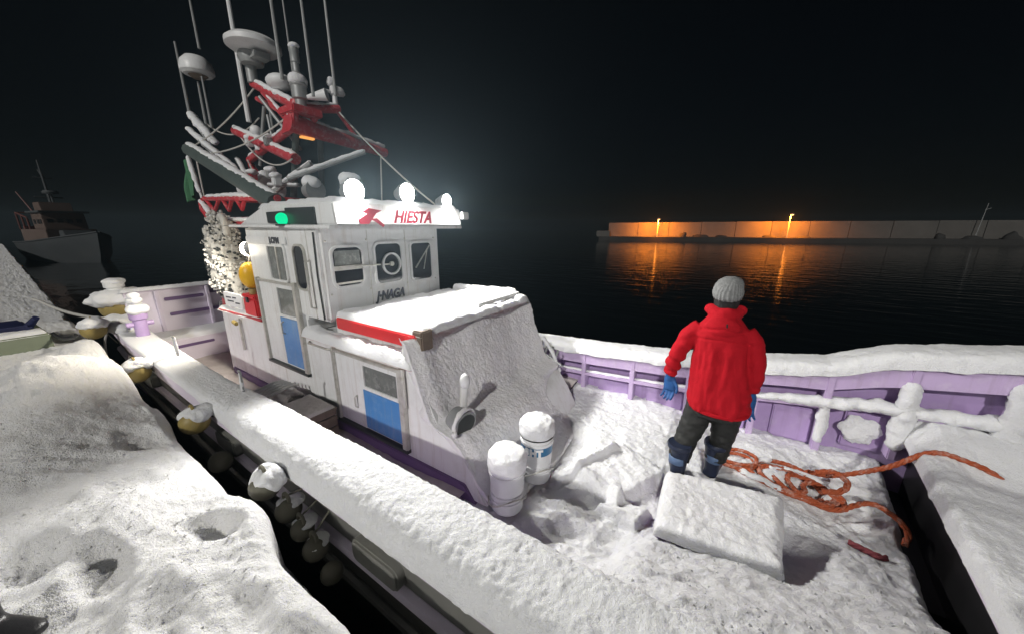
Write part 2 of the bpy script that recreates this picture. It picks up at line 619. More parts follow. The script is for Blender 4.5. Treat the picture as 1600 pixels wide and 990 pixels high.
# ripply dark water
wm = bpy.data.materials.new('water'); wm.use_nodes = True
nt = wm.node_tree
b = nt.nodes['Principled BSDF']
b.inputs['Base Color'].default_value = (0.003, 0.005, 0.006, 1)
b.inputs['Roughness'].default_value = 0.06
b.inputs['IOR'].default_value = 1.33
tc = nt.nodes.new('ShaderNodeTexCoord')
mp = nt.nodes.new('ShaderNodeMapping')
mp.inputs['Rotation'].default_value = (0, 0, R(-15))
mp.inputs['Scale'].default_value = (0.55, 1.5, 1)
nz1 = nt.nodes.new('ShaderNodeTexNoise'); nz1.inputs['Scale'].default_value = 0.9; nz1.inputs['Detail'].default_value = 5
bp = nt.nodes.new('ShaderNodeBump'); bp.inputs['Strength'].default_value = 0.3; bp.inputs['Distance'].default_value = 0.13
nt.links.new(tc.outputs['Object'], mp.inputs[0]); nt.links.new(mp.outputs[0], nz1.inputs['Vector'])
nt.links.new(nz1.outputs[0], bp.inputs['Height']); nt.links.new(bp.outputs[0], b.inputs['Normal'])
M['water'] = wm

# ================================================================== SETTING
me = MB().add([(-420, -420, WATER), (420, -420, WATER), (420, 420, WATER), (-420, 420, WATER)], [(0, 1, 2, 3)])
wat = build('water', me, 'water', smooth=0)
wat['kind'] = 'structure'
wat['label'] = 'black harbour water with small ripples'

# quay: a concrete block under deep trodden snow
q = MB()
qp = [(-140, -16), (22, -16), (22, 0.45), (-1, 0.45), (-61, 1.77), (-140, 1.77)]
q.prism(qp, lambda u, v, d: (u, v, d), -4.5, -1.78)
quay = build('quay', q, 'concrete', bevel=0.02)
quay['kind'] = 'structure'
quay['label'] = 'concrete harbour quay under deep trodden snow'


def quay_shift(a):
    return 0.022 * np.clip(-a - 1.0, 0, 60) + 0.02


def quay_z(a, n):
    n = n - quay_shift(a)
    z = -1.66 + 0.05 * n2(a, n, 0.55, 3, 3) + 0.028 * n2(a, n, 2.2, 3, 5)
    # streaks of raked and blown snow
    s = (a * 0.75 + n * 0.66)
    t = (-a * 0.66 + n * 0.75)
    z += 0.022 * fbm(np.stack([s * 0.7, t * 5.0, 0 * a], -1), 1.6, 3, 21) * sstep(a, -7, -3)
    fine = n2(a, n, 11, 3, 8)
    z += 0.016 * fine + 0.010 * n2(a, n, 34, 2, 12)
    # piled mound further along and a second one behind it
    z += 0.36 * np.exp(-((a + 5.6) / 0.95) ** 2 - ((n - 0.05) / 0.55) ** 2)
    z += 0.18 * np.exp(-((a + 7.1) / 0.6) ** 2 - ((n - 0.42) / 0.25) ** 2)
    z += 0.12 * np.exp(-((a + 4.0) / 0.9) ** 2 - ((n + 0.1) / 0.4) ** 2)
    z += 0.10 * np.exp(-((a + 2.2) / 0.35) ** 2 - ((n - 0.48) / 0.16) ** 2)
    z += 0.10 * np.exp(-((a + 2.05) / 0.35) ** 2 - ((n - 0.14) / 0.16) ** 2)
    z += 0.10 * np.exp(-((a + 2.75) / 0.35) ** 2 - ((n - 0.10) / 0.22) ** 2)
    # footprints
    for fa, fn, d, ra, rn, rot in ((-2.22, 0.36, 0.085, 0.13, 0.065, 0.5), (-2.42, -0.04, 0.06, 0.18, 0.08, 0.2), (-1.66, 0.26, 0.05, 0.20, 0.09, 0.2),
                                   (-1.85, 0.10, 0.05, 0.16, 0.08, 0.1), (-3.1, 0.18, 0.05, 0.2, 0.1, 0.3), (-3.7, 0.33, 0.05, 0.22, 0.1, 0.2), (-1.25, 0.36, 0.05, 0.2, 0.08, 0.2),
                                   (-2.8, -0.25, 0.07, 0.2, 0.1, 0.4), (-0.8, -0.1, 0.06, 0.2, 0.1, 0.1), (-0.4, 0.25, 0.05, 0.2, 0.1, 0.1)):
        da, dn = a - fa, n - fn
        u = da * math.cos(rot) + dn * math.sin(rot)
        v = -da * math.sin(rot) + dn * math.cos(rot)
        e = (u / ra) ** 2 + (v / rn) ** 2
        e = e + 0.35 * n2(a, n, 9, 2, 31)
        z -= d * np.exp(-e ** 2 * 0.8)
        z += d * 0.12 * np.exp(-((np.sqrt(np.abs(e)) - 1.45) / 0.35) ** 2)
    # rounded lip over the water
    edge = 0.53 + 0.035 * n2(a, 0 * a, 1.7, 3, 40) + 0.09 * np.exp(-((a + 2.2) / 0.22) ** 2) + 0.05 * np.exp(-((a + 4.2) / 0.3) ** 2)
    x = np.clip((n - (edge - 0.09)) / 0.09, 0, 1.6)
    z -= 0.15 * (1 - np.sqrt(np.clip(1 - np.minimum(x, 1) ** 2, 0, 1))) + 1.2 * np.clip(x - 1, 0, 0.35)
    return z


def prog(x0, x1, c, s0, k):
    """coordinates that are s0 apart at c and spread out away from it"""
    up, dn = [c], [c]
    while up[-1] < x1:
        up.append(up[-1] + s0 + k * (up[-1] - c))
    while dn[-1] > x0:
        dn.append(dn[-1] - s0 - k * (c - dn[-1]))
    r = np.array(sorted(set(dn[1:] + up)))
    return np.clip(r, x0, x1)


ga = np.concatenate([prog(-120, -0.8, -2.0, 0.010, 0.013), np.arange(-0.78, 20, 0.25)])
ga = np.unique(ga)
gn = np.unique(np.concatenate([prog(-15.5, 0.40, 0.2, 0.012, 0.03), np.linspace(0.40, 0.66, 60)]))
A2, N2 = np.meshgrid(ga, gn, indexing='ij')
N2 = N2 + quay_shift(A2)
qs = grid('snow_cover', np.stack([A2, N2, quay_z(A2, N2)], -1), 'snow_quay', quay)
qs['kind'] = 'stuff'

# ------------------------------------------------------------------ breakwater across the harbour
B0, B1 = Vector((-28.97, 90.14, 0)), Vector((45.4, 109.93, 0))
bdir = (B1 - B0).normalized()
bnor = Vector((bdir.y, -bdir.x, 0))            # towards the boat
def bw(s, d, z):
    p = B0 + bdir * s + bnor * d
    return (p.x, p.y, z)
brk = thing('breakwater', bw(30, 0, WATER), 'long concrete breakwater wall lit orange by two lamps', 'breakwater')
LN = (B1 - B0).length
def bprism(name, s0, s1, d0, d1, z0, z1, m, zt=None):
    zt = zt if zt is not None else z1
    mb = MB().hexa([bw(s0, d0, z0), bw(s1, d0, z0), bw(s1, d1, z0), bw(s0, d1, z0), bw(s0, d0, z1), bw(s1, d0, zt), bw(s1, d1, zt), bw(s0, d1, z1)])
    return build(name, mb, m, brk, smooth=0)
g_ = np.random.RandomState(3)
s0 = 0.0
while s0 < 165:
    ln_ = 7.1
    step_ = -0.15 if 42 < s0 < 78 else 0.0
    top_ = 1.05 + 0.2 * min(1, s0 / 42.0) + (0.35 * max(0, s0 - 78) / 90)
    o_ = bprism('wall_panel', s0, s0 + ln_ - 0.10, -2.3 + g_.uniform(-0.05, 0.05), step_ + g_.uniform(-0.05, 0.05), -3.4, top_ + g_.uniform(-0.03, 0.03), 'breakwater_concrete')
    s0 += ln_
bprism('wall_core', 0.2, 165, -2.0, -0.4, -3.4, 0.9, 'dark_apron')
bprism('apron', -2, 170, 0.06, 5.0, -3.6, -2.25, 'dark_apron')
bprism('end_block', -2.6, 0.5, 1.0, 4.4, -2.24, -0.9, 'breakwater_concrete')
for s0, ln, hh in ((16.5, 1.6, 1.0), (19.5, 3.2, 0.6), (24, 2.5, 0.4), (33.5, 2.2, 0.5), (39.5, 3, 0.35), (62, 2.0, 0.9), (66, 3.0, 0.6), (72, 2.6, 1.1)):
    c_ = bw(s0 + ln / 2, 2.5, -2.25)
    o = lump_field('net_heap', None, c_, ln * 0.5, 0.8, hh, int(s0), m='dark_apron', nu=20, nv=12, amp=0.6, freq=0.9)
    o['kind'] = 'thing'
    tag(o, 'dark heap of gear on the apron below the breakwater', 'heap', 'heaps along the foot of the breakwater')


def harbour_lamp(s, top, label):
    base = bw(s, 4.5, -2.25)
    t = thing('lamp_post', base, label, 'street lamp', 'sodium lamps along the breakwater')
    bx, by = base[0], base[1]
    build('pole', MB().tube([(bx, by, -2.25), (bx, by, top)], [0.11, 0.07], 8), 'grey_metal', t)
    hx, hy = bx + bnor.x * 0.7, by + bnor.y * 0.7
    build('arm', MB().tube([(bx, by, top - 0.05), (hx, hy, top + 0.1)], 0.05, 6), 'grey_metal', t)
    build('lamp_head', MB().ball((hx, hy, top + 0.12), 0.28, 10, 6, (1.3, 1.0, 0.5)), 'grey_metal', t)
    build('lens', MB().ball((hx, hy, top + 0.0), 0.22, 10, 6, (1.2, 1.0, 0.7)), 'lamp_sodium', t)
    for kind, en in (('SPOT', 30000.0), ('POINT', 220.0)):          # shielded head thrown on the wall, and the bare bulb
        ld = bpy.data.lights.new('lamp_light', kind)
        ld.energy = en
        ld.color = (1.0, 0.25, 0.012)
        ld.shadow_soft_size = 0.3
        if kind == 'SPOT':
            ld.spot_size = R(165)
            ld.spot_blend = 0.8
        lo = bpy.data.objects.new('lamp_light', ld)
        COL.objects.link(lo)
        lo.parent = t
        lo.location = Vector((hx + bnor.x * 0.15, hy + bnor.y * 0.15, top - 0.35)) - t.location
        lo.rotation_euler = Vector((-bnor.x, -bnor.y, -0.45)).to_track_quat('-Z', 'Y').to_euler()
harbour_lamp(11.3, 1.7, 'lamp post lighting the breakwater near its open end')
harbour_lamp(37.0, 2.5, 'taller lamp post beside the joint in the breakwater wall')
o = build('flag_pole', MB().tube([bw(69, 1.0, -2.25), bw(69.4, 1.0, 4.4)], [0.09, 0.04], 6).tube([bw(69.2, 1.0, 3.2), bw(70, 1.0, 3.5)], 0.04, 5), 'grey_metal')
tag(o, 'thin unlit pole standing before the dim end of the breakwater', 'pole')

# ------------------------------------------------------------------ ship moored further along the quay
sx = Vector((13.9, 2.0, 0)).normalized()
sy = Vector((-sx.y, sx.x, 0))
S0 = Vector((-62.5, 4.5, WATER))
def sp(l, t, z):
    p = S0 + sx * l + sy * t
    return (p.x, p.y, WATER + z)
ship = thing('moored_ship', (-50, 4.0, WATER), 'dim grey fishing vessel moored further along the quay', 'ship')
st = []
for l, hb, zt in ((0, 2.0, 1.7), (3, 2.3, 1.75), (7, 2.35, 1.9), (10, 2.0, 2.15), (12, 1.25, 2.4), (13.3, 0.5, 2.6), (14.2, 0.06, 2.75)):
    rake = 0.0 if l < 9 else (l - 9) * 0.13
    st.append([sp(l, -hb, zt), sp(l - rake, -hb * 0.92, 0.7), sp(l - 2 * rake, -hb * 0.72, -0.3), sp(l - 2 * rake, hb * 0.72, -0.3), sp(l - rake, hb * 0.92, 0.7), sp(l, hb, zt)])
build('hull', MB().rings(st), 'ship_dim', ship, smooth=50)
mb = MB()
for s in (-1, 1):
    mb.tube([sp(l, s * hb, z + 0.04) for l, hb, z in ((0, 2.0, 1.7), (3, 2.3, 1.75), (7, 2.35, 1.9), (10, 2.0, 2.15), (12, 1.25, 2.4), (13.3, 0.5, 2.6), (14.2, 0.06, 2.75))], 0.07, 6)
build('rail', mb, 'ship_dim', ship)
def sbox(name, l0, l1, t0, t1, z0, z1, m, rake=0.0):
    p = [sp(l0, t0, z0), sp(l1, t0, z0), sp(l1, t1, z0), sp(l0, t1, z0), sp(l0, t0, z1), sp(l1 - rake, t0, z1), sp(l1 - rake, t1, z1), sp(l0, t1, z1)]
    return build(name, MB().hexa(p), m, ship, bevel=0.04)
sbox('deckhouse', 1.5, 8.5, -1.6, 1.6, 1.7, 3.0, 'ship_brown')
sbox('bridge', 4.6, 7.6, -1.35, 1.35, 3.0, 4.5, 'ship_brown', 0.25)
sbox('bridge_roof', 4.3, 8.0, -1.6, 1.6, 4.5, 4.68, 'ship_dim')
sbox('upper_bridge', 4.5, 6.4, -1.0, 1.0, 4.68, 5.5, 'ship_brown', 0.2)
sbox('funnel', 2.4, 3.6, -0.5, 0.5, 3.0, 5.2, 'ship_red', 0.3)
for t0 in (-1.15, -0.55, 0.05, 0.65):
    sbox('window', 7.42, 7.5, t0, t0 + 0.45, 3.5, 3.95, 'black')
for l0 in (5.0, 5.9, 6.6):
    sbox('window', l0, l0 + 0.5, -1.38, -1.36, 3.5, 3.9, 'black')
sbox('bow_locker', 8.6, 10.2, -0.9, 0.9, 2.0, 2.9, 'ship_dim', 0.5)
build('mast', MB().tube([sp(5.2, 0, 4.5), sp(5.0, 0, 9.4)], [0.13, 0.06], 8).tube([sp(5.1, -0.9, 6.0), sp(5.1, 0.9, 6.0)], 0.06, 6).tube([sp(5.0, -0.6, 7.8), sp(5.0, 0.6, 7.8)], 0.05, 6).tube([sp(5.05, 0, 7.9), sp(4.4, 0, 8.6)], 0.04, 6), 'ship_dim', ship)
build('radar', MB().lathe([(0.01, 0), (0.5, 0), (0.55, 0.15), (0.45, 0.3), (0.01, 0.33)], sp(5.9, 0, 6.3), 14).tube([sp(5.9, 0, 5.4), sp(5.9, 0, 6.3)], 0.09, 6), 'ship_dim', ship)
mb = MB()
for l0 in (1.2, 2.6, 4.0):
    for s in (-1, 1):
        mb.tube([sp(l0, s * 1.5, 3.0), sp(l0, s * 1.5, 4.9 - 0.2 * l0)], 0.07, 6)
mb.tube([sp(1.2, -1.5, 4.6), sp(4.0, -1.5, 4.1)], 0.07, 6).tube([sp(1.2, 1.5, 4.6), sp(4.0, 1.5, 4.1)], 0.07, 6).tube([sp(1.2, -1.5, 4.6), sp(1.2, 1.5, 4.6)], 0.07, 6)
build('gantry', mb, 'ship_red', ship)
sbox('winch', 0.5, 1.4, -1.2, 0.6, 1.8, 3.3, 'ship_red')
build('derrick', MB().tube([sp(3.8, -0.4, 3.0), sp(1.0, -1.0, 6.6)], [0.1, 0.06], 6), 'ship_red', ship)

# ================================================================== THE FISHING BOAT
boat = thing('fishing_boat', (-2.5, 2.77, WATER), 'white and lilac fishing boat under snow with lit floodlights on its wheelhouse', 'fishing boat')
CY = 2.77
SHX = [-8.9, -7.0, -4.5, -2.5, -1.5, -0.5, 0.4, 0.9, 1.3, 2.0, 3.5, 4.9]
SHZ = [-1.58, -1.60, -1.64, -1.70, -1.66, -1.59, -1.46, -1.38, -1.20, -1.05, -0.85, -0.70]
SHN = [1.75, 1.84, 1.87, 1.87, 1.87, 1.87, 1.87, 1.86, 1.83, 1.72, 1.16, 0.06]
def sheer(a): return np.interp(a, SHX, SHZ)
def half(a): return np.interp(a, SHX, SHN)
PSHZ = [-1.56, -1.57, -1.58, -1.58, -1.57, -1.56, -1.50, -1.42, -1.28, -1.10, -0.85, -0.70]
def psheer(a): return np.interp(a, SHX, PSHZ)

# hull shell
rs = []
for a in list(np.linspace(-8.9, 3.5, 32)) + [3.9, 4.3, 4.6, 4.9]:
    h, zs, zp = half(a), sheer(a), psheer(a)
    k = max(0.0, (a - 2.0) / 2.9)
    lo = h * (1 - 0.25 * k)
    rs.append([(a, CY - h, zp - 0.02), (a, CY - h + 0.03, zp - 0.16), (a, CY - h + 0.07, -2.15), (a - 0.3 * k, CY - lo + 0.16, -2.7), (a - 0.7 * k, CY - lo * 0.85, -3.25), (a - k, CY - lo * 0.4, -3.6),
               (a - k, CY + lo * 0.4, -3.6), (a - 0.7 * k, CY + lo * 0.85, -3.25), (a - 0.3 * k, CY + lo - 0.16, -2.7), (a, CY + h - 0.07, -2.15), (a, CY + h - 0.02, zs - 0.10)])
V = np.array(rs)
grid('hull', V, 'hull_grey', boat)
mb = MB().tube([(a, CY - half(a) + 0.05, -2.02 + 0.02 * math.sin(a)) for a in np.linspace(-8.8, 2.5, 40)], 0.05, 8)
build('rubbing_strake', mb, 'lilac_pale', boat)
mb = MB().tube([(a, CY - half(a) + 0.09, -2.42) for a in np.linspace(-8.8, 2.5, 40)], 0.035, 8)
build('rubbing_strake', mb, 'hull_grey', boat)
for a0 in (-1.75, -3.9, -6.4):
    build('scupper_cover', MB().prism(rrect(a0, a0 + 0.42, -1.98, -1.82, 0.05), port(0.93), -0.05, 0.045), 'hull_grey', boat, bevel=0.012)
# deck plate, and black plates painting the gap's shade before the raised foredeck
build('deck', MB().box(-8.7, 1.0, 1.0, 4.6, -2.46, -2.42), 'lilac', boat)
build('well_shade', MB().box(1.02, 1.9, 3.0, 4.55, -2.60, -2.50), 'black', boat)
build('well_shade', MB().box(1.0, 2.0, 1.2, 4.5, -3.1, -3.05), 'black', boat)

# --- port gunwale
ra = np.linspace(-8.6, 2.6, 90)
rs = [[(a, CY - half(a) - 0.015, psheer(a) - 0.14), (a, CY - half(a) + 0.30, psheer(a) - 0.14), (a, CY - half(a) + 0.30, psheer(a)), (a, CY - half(a) - 0.015, psheer(a))] for a in ra]
gun = build('gunwale', MB().rings(rs), 'lilac_pale', boat, bevel=0.0)
build('inner_bulwark', MB().rings([[(a, CY - half(a) + 0.24, -2.32), (a, CY - half(a) + 0.28, -2.32), (a, CY - half(a) + 0.28, psheer(a) - 0.14), (a, CY - half(a) + 0.24, psheer(a) - 0.14)] for a in ra]), 'lilac', boat)
# thick snow on it, heavy forward, thin towards the stern
aa = np.unique(np.concatenate([np.arange(-8.55, -4.0, 0.03), np.arange(-4.0, -2.2, 0.014), np.arange(-2.2, 0.6, 0.0085), np.arange(0.6, 2.5, 0.03)]))
tt = np.linspace(0, 1, 66)
AA, TT = np.meshgrid(aa, tt, indexing='ij')
th = np.interp(aa, [-8.6, -6, -4.4, -3.8, -3, -2, 2.5], [0.03, 0.04, 0.05, 0.09, 0.115, 0.125, 0.13])[:, None]
hg = np.interp(aa, [-8.6, -4.4, -3.9, -3, 2.5], [0.0, 0.01, 0.04, 0.07, 0.08])[:, None]          # how far it hangs over the side
VV = TT * 2 - 1
cx = np.sign(VV) * (1 - (1 - np.abs(VV)) ** 1.5)
wid = 0.165 + 0.03 * sstep(AA, -4.2, -3.0)
dome = (1 - np.abs(cx) ** 3.4) ** (1 / 2.2)                         # flat top, rounded shoulders
ang = np.pi * TT
yy = CY - half(AA) + 0.145 + cx * wid
zz = psheer(AA) + dome * th - (1 - dome) ** 2 * hg
P = np.stack([AA, yy, zz], -1)
big = fbm(P, 1.6, 3, 51)
med = fbm(P, 7, 3, 52)
fin = fbm(P, 30, 3, 53)
rough = sstep(AA, -5.2, -3.2)
zz = zz + (0.012 * big + 0.008 * med + 0.009 * fin + 0.005 * fbm(P, 75, 2, 57)) * (0.25 + 0.75 * rough) * (0.5 + 0.5 * dome)
yy = yy + (0.010 * med + 0.008 * fin) * (0.3 + 0.7 * rough) * np.sign(cx) * np.abs(cx) ** 3
o = grid('snow_cover', np.stack([AA, yy, zz], -1), 'snow', gun)
o['kind'] = 'stuff'
# little iron pins along the gunwale, iced up
for a0 in (-5.65, -3.75):
    pts = [(a0, 1.12, -1.6), (a0 + 0.01, 1.12, -1.30), (a0 + 0.05, 1.10, -1.27)]
    p = build('gunwale_pin', MB().tube(pts, 0.012, 6), 'grey_metal', boat)
    snow_tube('ice_sleeve', [(a0, 1.12, -1.5), (a0 + 0.01, 1.12, -1.28)], [0.018, 0.014], p, seed=int(-a0 * 10))
# snow-capped bollard at the quarter
bl = build('bollard', MB().lathe([(0.075, -1.62), (0.075, -1.30), (0.10, -1.28), (0.10, -1.20), (0.07, -1.18)], (-7.2, 1.12, 0), 16).tube([(-7.2, 0.98, -1.36), (-7.2, 1.26, -1.36)], 0.035, 8), 'lilac', boat)
for k, (dz, r) in enumerate(((-1.14, 0.12), (-1.02, 0.085), (-0.95, 0.07))):
    lump_field('snow_cap', bl, (-7.2 + 0.02 * k, 1.12, dz), r, r, r * 0.8, 70 + k, nu=24, nv=14, amp=0.5, freq=9)

# --- stern: lilac transom bulkhead with slots and a bench
tr = build('transom', MB().hexa([(-8.75, 1.2, -2.35), (-8.62, 1.2, -2.35), (-8.62, 4.5, -2.35), (-8.75, 4.5, -2.35), (-8.80, 1.25, -1.10), (-8.68, 1.25, -1.10), (-8.68, 4.6, -1.10), (-8.80, 4.6, -1.10)]), 'white_lilac', boat, bevel=0.012)
build('transom_rail', MB().tube([(-8.72, 1.25, -1.09), (-8.72, 4.6, -1.09)], 0.04, 8), 'lilac_pale', boat)
for n0, n1, z0 in ((1.72, 2.28, -1.27), (2.36, 2.95, -1.22), (1.75, 2.9, -1.55)):
    build('slot', MB().prism(rrect(n0, n1, z0 - 0.025, z0 + 0.035, 0.02), front(-8.645), 0.0, 0.02), 'purple', boat)
for n0 in (1.6, 2.32, 3.1):
    build('transom_rib', MB().box(-8.66, -8.58, n0, n0 + 0.05, -2.2, -1.1), 'lilac_pale', boat, bevel=0.008)
bench = build('stern_bench', MB().box(-8.6, -7.9, 1.25, 3.2, -2.34, -1.86), 'white_lilac', boat, bevel=0.02)
build('slot', MB().prism(rrect(1.45, 2.1, -2.02, -1.97, 0.02), front(-7.9), 0.0, 0.006), 'purple', boat)
snow_cap('snow_cover', [(-8.58, 1.27, -1.86), (-7.92, 1.27, -1.86), (-7.92, 3.18, -1.86), (-8.58, 3.18, -1.86)], 0.05, 0.07, bench, 0.04, seed=77)
build('stern_crank', MB().tube([(-8.5, 2.45, -1.6), (-8.4, 2.45, -1.42), (-8.35, 2.75, -1.42)], 0.03, 8), 'grey_metal', boat)
snow_cap('snow_cover', [(-8.83, 1.22, -1.06), (-8.64, 1.22, -1.06), (-8.64, 4.6, -1.06), (-8.83, 4.6, -1.06)], 0.03, 0.05, tr, 0.035, seed=78)

# --- starboard bulwark
ba = np.linspace(-8.6, 3.6, 110)
def bulw(y0, y1, z0, z1):
    """strip between two heights; callables of a"""
    return [[(a, y0(a), z0(a)), (a, y1(a), z0(a)), (a, y1(a), z1(a)), (a, y0(a), z1(a))] for a in ba]
iny = lambda a: CY + half(a) - 0.30
deckz = lambda a: np.interp(a, [-9, -0.8, 0.4, 1.0, 1.5, 2.1, 5], [-2.36, -2.36, -2.30, -2.24, -2.1, -1.95, -1.8])
bulk = build('bulwark', MB().rings(bulw(lambda a: iny(a) + 0.16, lambda a: iny(a) + 0.2, lambda a: deckz(a) - 0.45 * sstep(a, 0.8, 1.3), lambda a: sheer(a) - 0.05)), 'lilac', boat)
build('bulwark_fascia', MB().rings(bulw(lambda a: iny(a) - 0.0, lambda a: iny(a) + 0.03, lambda a: sheer(a) - 0.17 - 0.04 * sstep(a, 0.6, 1.4), lambda a: sheer(a) - 0.005)), 'lilac_mid', boat)
cap = build('rail_cap', MB().rings(bulw(lambda a: iny(a) - 0.02, lambda a: CY + half(a) + 0.03, lambda a: sheer(a) - 0.004, lambda a: sheer(a) + 0.03)), 'lilac_pale', boat)
strz = lambda a: sheer(a) - np.interp(a, [-3, -1, 0.4, 0.9, 1.4, 2.2, 4], [0.30, 0.31, 0.33, 0.34, 0.46, 0.52, 0.5])
strg = build('stringer', MB().rings(bulw(lambda a: iny(a) - 0.0, lambda a: iny(a) + 0.15, lambda a: strz(a) - 0.035, strz)), 'lilac_mid', boat)
RIBS = (-3.0, -2.3, -1.62, -0.96, -0.30, 0.36, 0.93, 1.45, 2.02, 2.6)
ribs = []
for a0 in RIBS:
    y0, z0, z1 = iny(a0), float(deckz(a0)), float(sheer(a0)) - 0.02
    ribs.append(build('rib', MB().hexa([(a0 - 0.03, y0 + 0.01, z0), (a0 + 0.03, y0 + 0.01, z0), (a0 + 0.03, y0 + 0.17, z0), (a0 - 0.03, y0 + 0.17, z0), (a0 - 0.03, y0 - 0.012, z1), (a0 + 0.03, y0 - 0.012, z1), (a0 + 0.03, y0 + 0.17, z1), (a0 - 0.03, y0 + 0.17, z1)]), 'lilac_mid', boat, bevel=0.008))
for a0, a1 in zip(RIBS[:-1], RIBS[1:]):
    za, zb = float(deckz((a0 + a1) / 2)), float(strz((a0 + a1) / 2))
    y0 = iny((a0 + a1) / 2) + 0.16
    if zb - za < 0.18:
        continue
    build('bulwark_panel', MB().prism(rrect(a0 + 0.18, a1 - 0.05, za + 0.04, zb - 0.09, 0.03), port(y0), -0.02, 0.045), 'lilac', boat, bevel=0.012)
    build('panel_batten', MB().tube([(a0 + 0.04, y0 - 0.03, zb - 0.055), (a1 - 0.04, y0 - 0.03, zb - 0.055)], 0.018, 6), 'lilac_mid', boat)
# snow along the starboard rail
sa = np.unique(np.concatenate([np.arange(-8.6, -2.6, 0.06), np.arange(-2.6, 2.6, 0.016), np.arange(2.6, 3.6, 0.05)]))
AA, TT = np.meshgrid(sa, np.linspace(0, 1, 40), indexing='ij')
ang = np.pi * TT
sq = -np.sign(np.cos(ang)) * np.abs(np.cos(ang)) ** 0.6
th = np.interp(AA, [-8, -2.6, 0.6, 1.2, 2, 3.5], [0.05, 0.06, 0.075, 0.09, 0.10, 0.10])
yy = CY + half(AA) - 0.14 + sq * 0.195
zz = sheer(AA) + 0.03 + np.sin(ang) ** 0.6 * th - (1 - np.sin(ang)) ** 2 * 0.055
P = np.stack([AA, yy, zz], -1)
zz = zz + (0.010 * fbm(P, 2.5, 2, 61) + 0.009 * fbm(P, 10, 3, 62) + 0.006 * fbm(P, 34, 2, 64)) * (0.3 + np.sin(ang)) + 0.03 * np.minimum(0, fbm(P, 6, 2, 66)) * (1 - np.sin(ang))
yy = yy + 0.012 * fbm(P, 16, 3, 63)
o = grid('snow_cover', np.stack([AA, yy, zz], -1), 'snow', cap)
o['kind'] = 'stuff'
# snow on the stringer and caked on the forward ribs
pts = [(a, iny(a) + 0.05, float(strz(a)) + 0.01) for a in np.arange(-2.6, 0.3, 0.08)]
snow_tube('snow_ridge', pts, 0.028, strg, seed=3, flat=0.6)
pts = [(a, iny(a) + 0.03, float(strz(a)) + 0.02) for a in np.arange(0.2, 3.0, 0.05)]
snow_tube('snow_ridge', pts, list(np.interp(np.arange(0.2, 3.0, 0.05), [0.2, 0.5, 0.9, 3], [0.035, 0.05, 0.075, 0.085])), strg, seed=4, flat=0.75)
for a0, r, zt in ((0.93, 0.05, -0.26), (1.45, 0.075, -0.14), (2.02, 0.10, -0.10), (2.6, 0.1, -0.1)):
    i = RIBS.index(a0)
    z0, z1 = float(deckz(a0)) + 0.1, float(sheer(a0)) + zt
    snow_tube('snow_crust', [(a0, iny(a0) + 0.02, z0), (a0, iny(a0) + 0.02, (z0 + z1) / 2), (a0, iny(a0) + 0.02, z1)], [r * 0.8, r, r * 0.85], ribs[i], seed=int(a0 * 10), flat=1.0)
lump_field('snow_lump', bulk, (1.23, iny(1.2) + 0.10, -1.95), 0.15, 0.03, 0.16, 5, amp=0.4, freq=12, nu=60, nv=36)
lump_field('snow_lump', bulk, (1.75, iny(1.75) + 0.10, -1.72), 0.24, 0.04, 0.12, 6, amp=0.4, freq=12, nu=60, nv=36)

# --- raised foredeck
fd = build('foredeck', MB().hexa([(1.20, 1.1, -1.94), (3.6, 1.6, -1.94), (3.6, 3.95, -1.94), (1.52, 4.42, -1.94), (1.20, 1.1, -1.87), (3.6, 1.6, -1.87), (3.6, 3.95, -1.87), (1.52, 4.42, -1.87)]), 'lilac_pale', boat, bevel=0.012)
build('foredeck_shade', MB().hexa([(1.30, 1.1, -2.9), (1.35, 1.1, -2.9), (1.66, 4.42, -2.9), (1.61, 4.42, -2.9), (1.30, 1.1, -1.945), (1.35, 1.1, -1.945), (1.66, 4.42, -1.945), (1.61, 4.42, -1.945)]), 'black', boat)  # black sheet paints the shade of the opening below the foredeck
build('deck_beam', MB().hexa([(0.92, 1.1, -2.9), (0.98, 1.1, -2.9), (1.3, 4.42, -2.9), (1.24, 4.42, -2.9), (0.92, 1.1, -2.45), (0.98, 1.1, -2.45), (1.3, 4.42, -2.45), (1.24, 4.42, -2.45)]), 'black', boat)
fu = np.linspace(0, 1, 150); fv = np.linspace(0, 1, 190)
U, W = np.meshgrid(fu, fv, indexing='ij')
nn = 1.1 + W * 3.3
e0 = 1.19 + (nn - 1.1) / 3.3 * 0.31 + 0.012 * n2(nn, nn * 0, 9, 2, 71)
aa_ = e0 + U ** 1.4 * 2.3
d = aa_ - e0
zz = -1.87 + 0.085 * np.sqrt(np.clip(1 - (1 - np.clip(d / 0.06, 0, 1)) ** 2, 0, 1)) - 0.03 * (1 - np.clip(d / 0.015, 0, 1))
zz += 0.035 * n2(aa_, nn, 2.2, 3, 72) * np.clip(d / 0.3, 0.2, 1) + 0.012 * n2(aa_, nn, 14, 3, 73) + 0.006 * n2(aa_, nn, 45, 2, 74)
zz += 0.14 * sstep(nn, 3.75, 4.15) * sstep(aa_, 1.5, 1.62) - 0.05 * np.exp(-((nn - 3.72) / 0.14) ** 2) * sstep(aa_, 1.55, 1.8)
zz += 0.05 * np.exp(-((aa_ - 1.55) / 0.12) ** 2 - ((nn - 2.5) / 0.2) ** 2)
o = grid('snow_cover', np.stack([aa_, nn, zz], -1), 'snow', fd); o['kind'] = 'stuff'

